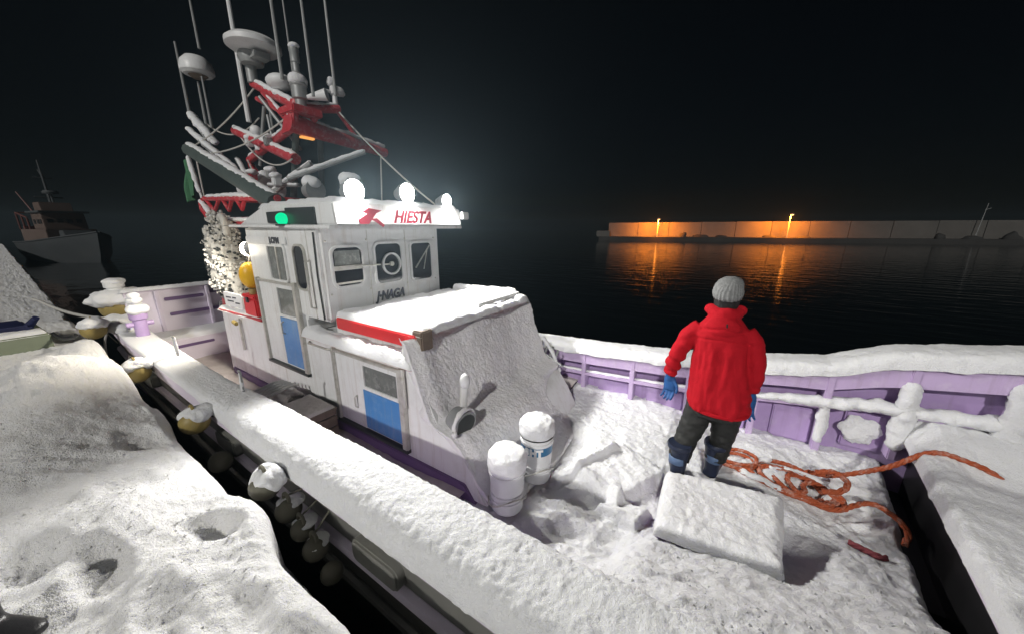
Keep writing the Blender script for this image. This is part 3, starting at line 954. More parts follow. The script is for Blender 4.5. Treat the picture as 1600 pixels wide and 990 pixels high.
# --- snow lying on the main deck
def deck_edge(n):
    return 1.19 + (n - 1.1) / 3.3 * 0.31 - 0.035 - 0.075 * sstep(n, 3.2, 2.2)
def deck_z(a, n):
    z = -2.255 + 0.035 * n2(a, n, 1.3, 3, 81) + 0.02 * n2(a, n, 4.5, 3, 82)
    z += 0.016 * n2(a, n, 13, 3, 83) + 0.008 * n2(a, n, 40, 2, 84)
    # drift rising against the port gunwale
    z += 0.42 * sstep(n, 2.35, 1.25) * sstep(a, -1.05, -0.2)
    z += 0.16 * sstep(a, -0.4, 0.6) * sstep(n, 2.7, 1.9)
    z += 0.10 * sstep(a, 0.5, 1.0) * sstep(n, 3.2, 2.4)
    z += 0.10 * sstep(a, -0.55, -0.2) * sstep(n, 2.75, 2.2)
    # ploughed ridges between the tubs and the hatch
    w_ = np.exp(-((a + 0.75) / 0.42) ** 2 - ((n - 2.15) / 0.55) ** 2)
    s = a * 0.55 - n * 0.83
    z += w_ * (0.035 * np.sin(s * 17 + 5 * n2(a, n, 2.5, 2, 85)) + 0.035 * n2(a, n, 9, 3, 86))
    z += 0.030 * fbm(np.stack([(a + 0.25 * n) * 1.1, (n - 0.25 * a) * 5.5, 0 * a], -1), 1.5, 3, 95) * sstep(n, 2.9, 2.3) * sstep(a, -1.1, -0.8)
    # scoured hollow round the front of the deckhouse
    hol = sstep(a + 0.10 * n2(a, n, 3, 3, 87), -1.02, -1.22) * sstep(n, 3.5, 3.2)
    z -= 0.07 * hol
    z -= 0.03 * sstep(n, 2.0, 1.8) * sstep(a, -1.2, -1.6)
    # slabs of snow over gear left of the standing person
    for ca, cn, la, ln_, rot, h in ((-0.66, 2.86, 0.25, 0.34, -0.42, 0.10), (-0.98, 2.83, 0.07, 0.36, -0.5, 0.075), (-0.42, 3.5, 0.4, 0.2, 0.1, 0.05), (-0.5, 2.42, 0.17, 0.12, -0.3, 0.08)):
        da, dn = a - ca, n - cn
        u = np.abs(da * math.cos(rot) + dn * math.sin(rot)) / la
        v = np.abs(-da * math.sin(rot) + dn * math.cos(rot)) / ln_
        e = np.maximum(u, v) + 0.10 * n2(a, n, 7, 2, 88)
        z += h * sstep(e, 1.12, 0.86)
    # drift against the starboard bulwark
    z += 0.05 * sstep(n, 3.75, 4.35) * sstep(a, -3.4, -1.6) * (1 - 0.5 * sstep(a, -0.5, 1.0)) * (0.8 + 0.5 * n2(a, n, 3, 2, 89))
    z += 0.07 * np.exp(-((a - 0.45) / 0.28) ** 2 - ((n - 4.0) / 0.22) ** 2)
    # trampled pit round the rope tail
    pit = np.exp(-((a - 1.02) / 0.26) ** 2 - ((n - 3.45) / 0.32) ** 2)
    z -= pit * (0.10 + 0.09 * np.abs(n2(a, n, 7, 3, 90)))
    z += 0.04 * np.exp(-((a - 0.9) / 0.2) ** 2 - ((n - 2.7) / 0.25) ** 2)
    # broken edge over the well
    e = deck_edge(n) - a + 0.02 * n2(a, n, 9, 2, 91)
    z -= 0.16 * (1 - np.sqrt(np.clip(1 - (1 - np.clip(e / 0.09, 0, 1)) ** 2, 0, 1)))
    # boot prints near the person
    for fa, fn in ((-0.22, 3.17), (0.06, 3.39), (-0.05, 2.98), (-0.35, 3.3), (0.35, 3.25)):
        z -= 0.035 * np.exp(-(((a - fa) / 0.09) ** 2 + ((n - fn) / 0.15) ** 2) ** 2)
    return z
da_ = np.unique(np.concatenate([np.arange(-1.75, 1.42, 0.0125)]))
dn_ = np.arange(1.16, 4.52, 0.0125)
A2, N2 = np.meshgrid(da_, dn_, indexing='ij')
lim = deck_edge(N2)
A3 = np.minimum(A2, lim)
Z = deck_z(A3, N2) - 0.25 * np.clip((A2 - lim) / 0.05, 0, 1.2)
snd = grid('deck_snow', np.stack([A3, N2, Z], -1), 'snow', boat); snd['kind'] = 'stuff'
A2, N2 = np.meshgrid(np.arange(-8.6, -1.70, 0.03), np.arange(1.14, 4.52, 0.03), indexing='ij')
Z = -2.275 + 0.025 * n2(A2, N2, 2, 3, 92) + 0.014 * n2(A2, N2, 9, 3, 93) + 0.10 * sstep(N2, 3.9, 4.4) + 0.05 * sstep(N2, 1.4, 1.16) + 0.03 * sstep(A2, -2.6, -1.7)
o = grid('side_deck_snow', np.stack([A2, N2, Z], -1), 'snow_deck_shade', boat); o['kind'] = 'stuff'

# --- deckhouse sides (port side is the plane y = 1.93)
PS, SS = 1.93, 3.93
def house(poly, y0, y1):
    return MB().prism(poly, lambda u, v, d: (u, d, v), y0, y1)
cab = build('deckhouse', house([(-6.7, -2.32), (-1.50, -2.32), (-1.66, -2.02), (-1.80, -1.83), (-2.04, -1.75), (-2.11, -1.62), (-2.30, -1.20), (-4.2, -1.20), (-6.65, -1.24)], PS, SS), 'white_paint', boat, bevel=0.02)
up = build('cabin_trunk', house([(-3.7, -1.25), (-2.24, -1.25), (-2.36, -0.98), (-3.7, -0.98)], 2.06, 3.88), 'white_paint', boat, bevel=0.015)
build('plinth', MB().hexa([(-6.6, 1.915, -2.33), (-1.62, 1.915, -2.33), (-1.62, 1.96, -2.33), (-6.6, 1.96, -2.33), (-6.6, 1.905, -2.17), (-1.74, 1.905, -2.17), (-1.74, 1.96, -2.17), (-6.6, 1.96, -2.17)]), 'purple', boat, bevel=0.008)
# red-edged eaves
build('eave_trim', MB().prism([(-3.58, -1.07), (-2.34, -1.07), (-2.34, -0.945), (-3.58, -0.945)], port(2.06), 0.0, 0.06), 'red_bright', boat, bevel=0.01)
build('eave_trim', MB().prism([(-4.18, -1.235), (-2.30, -1.235), (-2.30, -1.205), (-4.18, -1.205)], port(PS), 0.0, 0.04), 'red_paint', boat, bevel=0.006)
build('eave_trim', MB().prism([(2.1, -0.965), (3.9, -0.965), (3.9, -0.93), (2.1, -0.93)], front(-2.355), 0.0, 0.045), 'red_paint', boat, bevel=0.006)
build('eave_trim', MB().prism([(-6.66, -1.25), (-5.2, -1.22), (-5.2, -1.185), (-6.66, -1.215)], port(PS), 0.0, 0.035), 'red_paint', boat, bevel=0.006)
build('roof_corner_block', MB().box(-2.40, -2.27, 2.02, 2.16, -1.09, -0.90), 'wood', boat, bevel=0.012)
snow_cap('roof_snow', [(-3.62, 2.02, -0.955), (-2.28, 2.02, -0.95), (-2.28, 3.92, -0.95), (-3.62, 3.92, -0.955)], 0.075, 0.07, up, 0.022, seed=101, lump=0.5, over=0.012, skirt=0.005)
snow_cap('ledge_snow', [(-4.15, 1.885, -1.205), (-2.30, 1.885, -1.205), (-2.30, 2.08, -1.205), (-4.15, 2.08, -1.205)], 0.085, 0.06, cab, 0.02, seed=102, lump=0.5, over=0.02)
snow_cap('ledge_snow', [(-6.68, 1.90, -1.22), (-5.3, 1.90, -1.20), (-5.3, 3.9, -1.20), (-6.68, 3.9, -1.22)], 0.05, 0.06, cab, 0.04, seed=103, lump=0.5)
# a curled lip of snow and a low coaming at the far corner of the roof
build('roof_coaming', MB().tube([(-3.55, 3.86, -0.88), (-2.42, 3.86, -0.86), (-2.42, 3.0, -0.86)], 0.03, 8), 'white_paint', boat)
snow_tube('snow_ridge', [(-3.55, 3.86, -0.86), (-2.45, 3.86, -0.83)], 0.05, up, seed=8)

# wind-plastered snow over the sloping front
prof = [(-2.33, -0.965), (-2.295, -1.02), (-2.24, -1.18), (-2.16, -1.40), (-2.10, -1.56), (-2.06, -1.665), (-2.00, -1.715), (-1.90, -1.735), (-1.80, -1.76), (-1.72, -1.84), (-1.64, -1.98), (-1.55, -2.12), (-1.44, -2.22), (-1.28, -2.30)]
pa = np.array([p[0] for p in prof]); pz = np.array([p[1] for p in prof])
L = np.concatenate([[0], np.cumsum(np.hypot(np.diff(pa), np.diff(pz)))])
ls = np.linspace(0, L[-1], 170)
pa, pz = np.interp(ls, L, pa), np.interp(ls, L, pz)
k = np.array([0.25, 0.5, 0.25])
for _ in range(6):
    pa[1:-1] = np.convolve(pa, k, 'valid'); pz[1:-1] = np.convolve(pz, k, 'valid')
nn = np.concatenate([np.linspace(1.72, 1.89, 14), np.linspace(1.90, 3.97, 220)])
PA, NN0 = np.meshgrid(pa, nn, indexing='ij')
NN = np.maximum(NN0, 1.90)
PZ = pz[:, None] * np.ones_like(NN)
low = sstep(PZ, -1.70, -1.95)
PA = PA - 0.22 * low * sstep(NN, 3.25, 3.95) - 0.05 * sstep(NN, 2.05, 1.90) + 0.02 * np.sin(NN * 5)
NN2 = NN - 0.14 * low * sstep(NN, 3.5, 3.97) + 0.03 * low * sstep(NN, 2.2, 1.9)
wrap = 1.90 - np.minimum(NN0, 1.90)
PA = PA - wrap * (0.75 + 0.9 * fbm(np.stack([PA * 0, NN * 0, PZ], -1), 6, 3, 117))
NN2 = NN2 + 0.045 * sstep(wrap, 0.03, 0.18)
P = np.stack([PA, NN2, PZ], -1)
dsp = 0.014 * fbm(P, 4, 2, 111) + 0.005 * fbm(P, 24, 3, 112) + 0.006 * fbm(P, 60, 2, 113)
PA = PA + dsp
PZ = PZ + 0.5 * dsp
frs = grid('front_snow', np.stack([PA, NN2, PZ], -1), 'snow_blown', cab); frs['kind'] = 'stuff'

# iced mushroom vent standing at the port corner of the front
vt = build('vent_pipe', MB().tube([(-1.98, 2.20, -1.72), (-1.96, 2.21, -1.42)], 0.035, 10), 'white_paint', boat)
build('vent_cap', MB().ball((-1.95, 2.21, -1.36), 0.055, 14, 10, (0.9, 0.9, 1.35)), 'plastic_white', vt)
vh = build('vent_hood', MB().tube([(-1.98, 2.08, -1.66), (-1.83, 2.06, -1.69)], [0.10, 0.125], 18), 'grey_metal', boat)
build('vent_mouth', MB().tube([(-1.835, 2.06, -1.69), (-1.825, 2.058, -1.692)], 0.105, 18), 'dark_panel', vh)
snow_tube('snow_crust', [(-1.84, 2.06 + 0.14 * math.cos(t), -1.68 + 0.135 * math.sin(t)) for t in np.linspace(-0.6, 3.7, 16)], 0.018, vh, seed=14, flat=1, lump=0.9, m='snow_blown')
# fairlead rack by the starboard corner
rk = MB()
for k_ in range(4):
    rk.tube([(-2.16 + 0.075 * k_, 4.02, -1.70 - 0.03 * k_), (-2.10 + 0.075 * k_, 4.03, -1.50 - 0.035 * k_)], 0.018, 6)
rk.tube([(-2.22, 4.02, -1.62), (-1.82, 4.02, -1.80)], 0.018, 6)
rk = build('fairlead_rack', rk, 'grey_metal', boat)
snow_tube('snow_ridge', [(-2.10, 4.0, -1.44), (-1.95, 4.0, -1.62), (-1.82, 4.0, -1.90)], [0.025, 0.03, 0.02], rk, seed=16, flat=1)

# --- sliding doors in the port side
def sliding_door(a0, a1, am, z0, z1, zw, lean=0.0):
    f = port(PS)
    w_ = 0.03
    def shear(u, v, d):
        return f(u + lean * (v - z1), v, d)
    dr = build('sliding_door', MB().prism([(a0, z0), (am, z0), (am, z1), (a0, z1)], shear, 0.0, 0.018), 'white_paint', cab, bevel=0.004)
    build('blue_leaf', MB().prism([(am + 0.01, z0 + 0.02), (a1 - w_, z0 + 0.02), (a1 - w_, zw), (am + 0.01, zw)], shear, 0.0, 0.022), 'blue_panel', cab, bevel=0.004)
    build('leaf_window', MB().prism([(am + 0.05, zw + 0.045), (a1 - w_ - 0.03, zw + 0.045), (a1 - w_ - 0.03, z1 - 0.045), (am + 0.05, z1 - 0.045)], shear, 0.0, 0.014), 'grey_glass', cab)
    build('leaf_frame', MB().frame([(am + 0.005, zw + 0.006), (a1 - w_, zw + 0.006), (a1 - w_, z1), (am + 0.005, z1)], [(am + 0.05, zw + 0.045), (a1 - w_ - 0.03, zw + 0.045), (a1 - w_ - 0.03, z1 - 0.045), (am + 0.05, z1 - 0.045)], shear, 0.0, 0.026), 'white_paint', cab, bevel=0.003)
    for u0, u1 in ((a0 - 0.045, a0 - 0.002), (a1 - w_ + 0.004, a1 + 0.045)):
        build('door_post', MB().prism([(u0, z0 - 0.04), (u1, z0 - 0.04), (u1, z1 + 0.05), (u0, z1 + 0.05)], shear, 0.0, 0.045), 'aluminium', cab, bevel=0.006)
    build('door_track', MB().prism([(a0 - 0.05, z0 - 0.045), (a1 + 0.05, z0 - 0.045), (a1 + 0.05, z0 - 0.005), (a0 - 0.05, z0 - 0.005)], shear, 0.0, 0.05), 'dark_panel', cab, bevel=0.005)
    build('door_track', MB().prism([(a0 - 0.02, z1 + 0.003), (a1 + 0.02, z1 + 0.003), (a1 + 0.02, z1 + 0.035), (a0 - 0.02, z1 + 0.035)], shear, 0.0, 0.035), 'aluminium', cab, bevel=0.005)
sliding_door(-3.53, -2.47, -3.09, -2.08, -1.30, -1.62)
# vertical rust-stained pipes on the side
for a0, z0, z1 in ((-5.95, -1.28, -1.75), (-2.42, -1.62, -1.24)):
    build('side_pipe', MB().tube([(a0, PS - 0.03, z0), (a0, PS - 0.03, z1)], 0.018, 8), 'aluminium', cab)
build('mooring_cleat', MB().tube([(-6.1, PS - 0.05, -1.34), (-6.0, PS - 0.05, -1.36)], 0.03, 8), 'float_yellow', cab)

# ------------------------------------------------------------------ wheelhouse
WF, WA = -3.60, -5.30
WN0, WN1 = 1.935, 3.64
wh = build('wheelhouse', MB().prism([(WA, -1.22), (-4.12, -1.22), (-4.12, -1.0), (WF, -1.0), (WF, 0.02), (WA, 0.02)], lambda u, v, d: (u, d, v), WN0, WN1), 'white_paint', boat, bevel=0.035)
build('aft_shelter', MB().box(-6.2, WA - 0.005, 2.35, 3.5, -1.2, 0.0), 'white_paint', wh, bevel=0.02)


def window(fn, u0, u1, v0, v1, r, glass='dark_glass', fr=0.03, fm='white_paint'):
    build('window_pane', MB().prism(rrect(u0, u1, v0, v1, r), fn, -0.01, 0.008), glass, wh, smooth=30)
    build('window_frame', MB().frame(rrect(u0 - fr, u1 + fr, v0 - fr, v1 + fr, r + fr), rrect(u0, u1, v0, v1, r), fn, -0.005, 0.024), fm, wh, smooth=30, bevel=0.005)
fw = front(WF)
window(fw, 2.055, 2.395, -0.625, -0.215, 0.07)
build('window_sash', MB().prism([(2.055, -0.455), (2.395, -0.455), (2.395, -0.405), (2.055, -0.405)], fw, 0.0, 0.02), 'aluminium', wh)
build('window_sash', MB().prism([(2.06, -0.605), (2.39, -0.605), (2.39, -0.585), (2.06, -0.585)], fw, 0.0, 0.018), 'aluminium', wh)
build('window_blind', MB().prism([(2.075, -0.40), (2.375, -0.40), (2.375, -0.245), (2.075, -0.245)], fw, 0.0, 0.0105), 'grey_glass', wh)
window(fw, 2.575, 2.945, -0.655, -0.195, 0.06)
mb = MB()
ring = [(2.79 + 0.135 * math.cos(t), -0.435 + 0.135 * math.sin(t)) for t in np.linspace(0, 2 * math.pi, 33)[:-1]]
ring2 = [(2.79 + 0.115 * math.cos(t), -0.435 + 0.115 * math.sin(t)) for t in np.linspace(0, 2 * math.pi, 33)[:-1]]
build('spinning_screen', MB().frame(ring, ring2, fw, 0.0, 0.035), 'plastic_white', wh, smooth=30)
build('screen_hub', MB().tube([(WF, 2.79, -0.435), (WF + 0.035, 2.79, -0.435)], 0.028, 12).box(WF + 0.01, WF + 0.022, 2.66, 2.80, -0.445, -0.43), 'aluminium', wh)
window(fw, 3.115, 3.455, -0.68, -0.205, 0.045)
build('wiper', MB().tube([(WF + 0.03, 3.42, -0.24), (WF + 0.03, 3.16, -0.52)], 0.009, 6).tube([(WF + 0.03, 3.38, -0.28), (WF + 0.03, 3.30, -0.55)], 0.006, 6), 'aluminium', wh)
build('wiper', MB().tube([(WF + 0.03, 2.30, -0.42), (WF + 0.03, 2.62, -0.43)], 0.01, 6), 'aluminium', wh)
for n0 in (2.0, 2.48, 3.03, 3.53):
    for z0 in (-0.14, -0.70):
        build('rivet', MB().lathe([(0.012, 0), (0.012, 0.008), (0.006, 0.012)], (WF, n0, z0), 8, Matrix.Rotation(R(90), 3, 'Y')), 'aluminium', wh)
sw = port(WN0)
window(sw, -4.71, -4.33, -0.60, -0.22, 0.03, 'grey_glass')
build('window_sash', MB().prism([(-4.53, -0.60), (-4.50, -0.60), (-4.50, -0.22), (-4.53, -0.22)], sw, 0.0, 0.018), 'aluminium', wh)
window(sw, -4.11, -3.90, -0.66, -0.20, 0.07, 'dark_glass', 0.025, 'aluminium')
build('door_hood', MB().prism([(-5.25, -0.19), (-4.25, -0.19), (-4.25, -0.11), (-5.25, -0.11)], sw, 0.0, 0.02), 'white_paint', wh, bevel=0.006)
text('side_lettering', 'J.CPM', 0.085, (-4.5, WN0 - 0.022, -0.15), (R(90), 0, 0), 'print_black', wh, xs=1.1)
PS = WN0
sliding_door(-5.10, -4.19, -4.68, -1.70, -0.66, -1.07)
for k_, (z0, z1) in enumerate(((-1.72, -1.2),)):
    pass
PS = 1.93

for a0, z0, z1, y_ in ((-4.60, -1.28, -1.12, WN0), (-3.20, -1.86, -1.72, 1.93)):
    build('door_handle', MB().tube([(a0, y_ - 0.02, z0), (a0, y_ - 0.05, z0 + 0.02), (a0, y_ - 0.05, z1 - 0.02), (a0, y_ - 0.02, z1)], 0.009, 6), 'aluminium', cab)
build('grab_rail', MB().tube([(-3.80, WN0 - 0.01, -0.86), (-3.80, WN0 - 0.06, -0.84), (-3.80, WN0 - 0.06, -0.36), (-3.80, WN0 - 0.01, -0.34)], 0.012, 8), 'aluminium', wh)
build('grab_rail', MB().tube([(-4.05, 1.92, -1.28), (-4.0, 1.88, -1.28), (-3.62, 1.88, -1.28), (-3.57, 1.92, -1.28)], 0.012, 8), 'aluminium', cab)
for a0 in (-3.83,):
    build('wall_seam', MB().box(a0, a0 + 0.006, WN0 - 0.004, WN0 + 0.01, -0.98, -0.02), 'aluminium', wh)
for n0 in (2.49, 3.03):
    build('wall_seam', MB().box(WF - 0.01, WF + 0.004, n0, n0 + 0.006, -0.97, -0.03), 'aluminium', wh)
build('wall_cable', MB().tube([(-3.66, WN0 - 0.012, -0.05), (-3.68, WN0 - 0.014, -0.5), (-3.66, WN0 - 0.012, -0.97)], 0.009, 6), 'dark_panel', wh)
# lettering
text('red_lettering', 'HIESTA', 0.185, (WF + 0.335, 2.90, 0.105), (R(90), 0, R(90)), 'print_red', wh, shear=0.35, xs=0.95)
mb = MB()
mb.prism([(2.33, 0.03), (2.43, 0.03), (2.53, 0.14), (2.60, 0.17), (2.44, 0.19), (2.36, 0.15), (2.42, 0.13), (2.31, 0.07)], lambda u, v, d: (WF + 0.325 + d, u - 0.12, v), 0.0, 0.006)
mb.prism([(2.44, 0.08), (2.50, 0.06), (2.60, 0.00), (2.62, 0.02), (2.53, 0.09)], lambda u, v, d: (WF + 0.325 + d, u - 0.12, v), 0.0, 0.0066)
build('red_emblem', mb, 'print_red', wh, smooth=0)
text('black_lettering', 'J\u00b7NAGA', 0.15, (WF + 0.004, 2.75, -0.815), (R(90), 0, R(90)), 'print_black', wh, shear=0.3, xs=0.82)

# visor / brow above the windows, and the roof
vis = MB()
vis.hexa([(-5.55, 1.86, 0.0), (-3.30, 1.90, -0.02), (-3.30, 3.80, -0.02), (-5.55, 3.72, 0.0), (-5.55, 1.86, 0.03), (-3.30, 1.90, 0.02), (-3.30, 3.80, 0.02), (-5.55, 3.72, 0.03)])
build('visor_lip', vis, 'white_paint', wh, bevel=0.008)
brow = build('brow', MB().prism([(-5.45, 0.03), (-3.27, 0.02), (-3.30, 0.235), (-4.70, 0.245), (-5.2, 0.11)], lambda u, v, d: (u, d, v), 1.95, 3.76), 'white_paint', wh, bevel=0.012)
build('gutter_bracket', MB().box(-3.5, -3.25, 3.76, 3.90, 0.10, 0.20), 'white_paint', wh, bevel=0.01)
snow_cap('roof_snow', [(-4.9, 1.97, 0.235), (-3.32, 1.97, 0.235), (-3.32, 3.74, 0.235), (-4.9, 3.74, 0.235)], 0.05, 0.06, wh, 0.035, seed=121, lump=0.6, over=0.0)
# side light box with its green lamp
bp_ = port(1.95)
build('light_board', MB().prism([(-4.62, 0.045), (-3.60, 0.025), (-3.60, 0.195), (-4.18, 0.20), (-4.18, 0.17), (-4.62, 0.165)], bp_, 0.0, 0.02), 'dark_panel', wh, bevel=0.004)
gl = build('green_side_light', MB().ball((-4.20, 1.90, 0.085), 0.065, 16, 10, (1.15, 0.9, 1.0)), 'lamp_green', wh)
build('side_light_base', MB().lathe([(0.07, 0), (0.07, 0.02)], (-4.20, 1.90, 0.012), 14), 'dark_panel', wh)


def floodlight(a, n, z, r, w_, tilt, label):
    f = build('floodlight', MB().tube([(a - 0.17, n, z - 0.01), (a - 0.06, n, z), (a, n, z)], [r * 0.55, r * 0.95, r * 1.06], 20).tube([(a - 0.08, n, z - r * 0.9), (a - 0.08, n, 0.26)], 0.02, 8), 'grey_metal', boat, smooth=50)
    f['label'] = label
    prof_ = [(0.001, r * 0.14), (r * 0.5, r * 0.12), (r * 0.85, r * 0.06), (r * 0.99, 0.0), (0.001, -0.004)]
    build('lens', MB().lathe(prof_, (a + 0.004, n, z), 20, Matrix.Rotation(R(90), 3, 'Y')), 'lamp_white', f)
    ld = bpy.data.lights.new('floodlight_beam', 'SPOT')
    ld.spot_size = R(172)
    ld.spot_blend = 0.35
    ld.energy = w_
    ld.color = (1.0, 0.975, 0.93)
    ld.shadow_soft_size = r * 0.55
    lo = bpy.data.objects.new('floodlight_beam', ld)
    COL.objects.link(lo)
    lo.parent = f
    lo.location = Vector((a + r * 0.35 + 0.06, n, z + 0.0)) - wloc(f)
    lo.rotation_euler = Vector((1, -0.12, -0.32)).to_track_quat('-Z', 'Y').to_euler()
    return f
floodlight(-3.36, 2.24, 0.355, 0.112, FLOOD_W, 0, 'large floodlight on the port end of the brow')
floodlight(-3.36, 2.92, 0.385, 0.108, FLOOD_W, 0, 'large floodlight on the middle of the brow')
floodlight(-3.36, 3.58, 0.335, 0.085, FLOOD_W * 0.6, 0, 'small floodlight on the starboard end of the brow')
# lamp on the after port corner
lf = build('deck_lamp', MB().tube([(-5.30, 2.05, -0.27), (-5.40, 2.0, -0.27)], [0.05, 0.10], 16), 'grey_metal', boat)
build('lens', MB().ball((-5.42, 1.985, -0.275), 0.095, 16, 10, (0.6, 1, 1)), 'lamp_warm', lf)
ld = bpy.data.lights.new('deck_lamp_light', 'SPOT'); ld.spot_size = R(138); ld.spot_blend = 0.75; ld.energy = SIDE_W; ld.color = (1.0, 0.92, 0.78); ld.shadow_soft_size = 0.08
lo = bpy.data.objects.new('deck_lamp_light', ld); COL.objects.link(lo); lo.parent = lf
lo.location = Vector((-5.56, 1.82, -0.30)) - wloc(lf)
lo.rotation_euler = Vector((-0.62, -0.75, -0.42)).to_track_quat('-Z', 'Y').to_euler()
ld2 = bpy.data.lights.new('deck_lamp_glow', 'POINT'); ld2.energy = 4.0; ld2.color = (1.0, 0.90, 0.72); ld2.shadow_soft_size = 0.08
lo = bpy.data.objects.new('deck_lamp_glow', ld2); COL.objects.link(lo); lo.parent = lf
lo.location = Vector((-5.58, 1.80, -0.30)) - wloc(lf)

# ------------------------------------------------------------------ mast, aerials, radars
mast = build('mast', MB().tube([(-6.2, 2.95, 0.0), (-5.45, 2.85, 1.40)], [0.05, 0.045], 10).tube([(-6.2, 3.45, 0.0), (-5.40, 3.15, 1.35)], [0.045, 0.04], 10), 'grey_green', boat)
def beam(p0, p1, r, m='red_paint', sn=0.0, seed=1, name='beam', parent=None, seg=10):
    o = build(name, MB().tube([p0, p1], r, seg), m, parent or mast)
    if sn:
        q0, q1 = np.array(p0), np.array(p1)
        rr = r if not hasattr(r, '__len__') else r[0]
        snow_tube('snow_ridge', [q0 + (0, 0, rr * 0.8), (q0 + q1) / 2 + (0, 0, rr * 0.85), q1 + (0, 0, rr * 0.8)], [sn * 0.85, sn, sn * 0.8], parent or mast, seed=seed, seg=10, step=0.03, flat=0.7)
    return o
beam((-5.3, 2.66, 1.36), (-5.3, 4.2, 1.22), [0.12, 0.07], sn=0.05, seed=201)          # long cross arm to starboard
beam((-5.3, 2.78, 1.36), (-6.95, 2.80, 1.06), 0.055, sn=0.05, seed=202)                    # arm aft
beam((-6.40, 2.80, 2.06), (-5.20, 2.86, 1.52), 0.06, sn=0.06, seed=203)                   # raised arm with a shelf of snow
beam((-6.38, 2.95, 1.98), (-5.20, 2.98, 1.44), 0.04)
beam((-6.35, 2.80, 1.85), (-5.30, 2.82, 1.40), 0.035)
beam((-5.30, 3.40, 1.66), (-5.30, 3.75, 1.28), 0.03, name='brace')
beam((-6.95, 2.80, 1.06), (-6.95, 2.80, 0.42), 0.035, name='brace')
beam((-6.95, 2.80, 1.02), (-6.2, 2.80, 0.40), 0.03, name='brace')
beam((-6.15, 2.80, 1.90), (-5.42, 2.80, 1.32), 0.035, sn=0.03, seed=204, name='brace')
beam((-5.30, 2.80, 1.56), (-5.30, 3.42, 1.70), 0.06, sn=0.045, seed=205)                   # short arm with lamp
beam((-5.35, 2.78, 1.30), (-5.35, 2.84, 1.66), 0.075)
beam((-5.62, 2.95, 1.10), (-6.05, 2.7, 1.80), 0.025, 'grey_metal', name='brace')
beam((-6.62, 2.8, 0.95), (-6.18, 2.8, 1.72), 0.025, 'grey_metal', name='brace')
beam((-6.05, 2.8, 1.05), (-6.12, 2.8, 1.60), 0.02, 'grey_metal', name='brace')
build('gusset', MB().prism([(-5.55, 1.25), (-5.2, 1.28), (-5.15, 1.46), (-5.4, 1.48)], lambda u, v, d: (u, d, v), 2.68, 2.74), 'red_paint', mast)
build('crown_plate', MB().box(-5.5, -5.1, 2.65, 3.05, 1.46, 1.56), 'red_paint', mast, bevel=0.015)
am = build('working_lamp', MB().box(-5.36, -5.30, 2.82, 3.0, 1.20, 1.225), 'lamp_amber', mast)
# boom crutch: two thick grey beams running aft and up
bm1 = beam((-5.15, 2.30, 0.30), (-7.75, 2.28, 1.22), [0.12, 0.10], 'grey_green', sn=0.06, seed=206, name='boom', parent=boat)
beam((-5.4, 2.75, 0.92), (-7.1, 2.72, 1.50), [0.075, 0.06], 'red_paint', sn=0.055, seed=207, name='boom', parent=boat)
beam((-6.1, 2.5, 0.35), (-5.3, 2.9, 0.88), 0.04, 'grey_metal', sn=0.04, seed=208, name='stay', parent=boat)
beam((-6.0, 2.6, 0.60), (-5.2, 2.65, 0.55), 0.02, 'grey_metal', sn=0.03, seed=209, name='stay', parent=boat)
beam((-5.2, 2.5, 0.62), (-4.6, 3.3, 1.02), 0.03, 'grey_metal', sn=0.04, seed=214, name='stay', parent=boat)
beam((-7.6, 2.4, 1.35), (-6.7, 2.5, 0.85), 0.035, 'grey_metal', sn=0.05, seed=215, name='stay', parent=boat)
beam((-6.9, 2.6, 1.05), (-6.3, 2.6, 0.35), 0.03, 'grey_metal', sn=0.04, seed=216, name='stay', parent=boat)
for k_, (c, s) in enumerate((((-5.0, 2.70, 0.48), 0.17), ((-4.5, 2.95, 0.52), 0.17))):
    bl = build('search_light', MB().tube([(c[0] - s * 0.6, c[1], c[2]), (c[0] + s * 0.6, c[1], c[2])], [s * 0.55, s * 0.8], 16).tube([(c[0], c[1], c[2]), (c[0], c[1], 0.22)], 0.03, 8), 'grey_metal', boat)
    lump_field('snow_cap', bl, (c[0], c[1], c[2] + s * 0.55), s * 0.85, s * 0.75, s * 0.5, 220 + k_, nu=24, nv=14)

# radars
rd = build('radar_dome', MB().lathe([(0.02, -0.01), (0.28, 0.0), (0.34, 0.04), (0.34, 0.10), (0.28, 0.15), (0.02, 0.17)], (-6.2, 2.8, 2.42), 32), 'plastic_white', boat)
build('radar_base', MB().lathe([(0.14, 0), (0.17, 0.08), (0.15, 0.15)], (-6.28, 2.78, 2.27), 18).tube([(-6.35, 2.78, 2.05), (-6.35, 2.78, 2.3)], 0.07, 10).box(-6.2, -6.0, 2.7, 2.9, 2.30, 2.38), 'grey_metal', rd)
rd2 = build('satellite_dome', MB().lathe([(0.02, 0.0), (0.20, 0.0), (0.24, 0.04), (0.24, 0.10), (0.215, 0.20), (0.14, 0.28), (0.02, 0.31)], (-8.35, 2.8, 2.56), 28), 'plastic_white', boat)
build('dome_base', MB().lathe([(0.08, 0), (0.14, 0.05)], (-8.35, 2.8, 2.505), 16), 'wood', rd2)
def whip(x, y, z0, z1, r, m='grey_metal'):
    return build('antenna', MB().tube([(x, y, z0), (x, y, z1)], [r, r * 0.6], 8), m, boat)
whip(-8.42, 2.8, 1.75, 2.48, 0.028)
whip(-8.15, 2.78, 1.70, 2.50, 0.024)
whip(-9.1, 2.8, 2.02, 3.25, 0.030)
whip(-8.08, 2.8, 2.9, 4.3, 0.022)
whip(-6.55, 2.72, 1.55, 4.2, 0.036, 'plastic_white')
whip(-6.35, 2.95, 1.15, 2.1, 0.022)
whip(-5.55, 2.8, 1.95, 4.0, 0.024)
whip(-5.45, 2.9, 1.9, 3.9, 0.012)
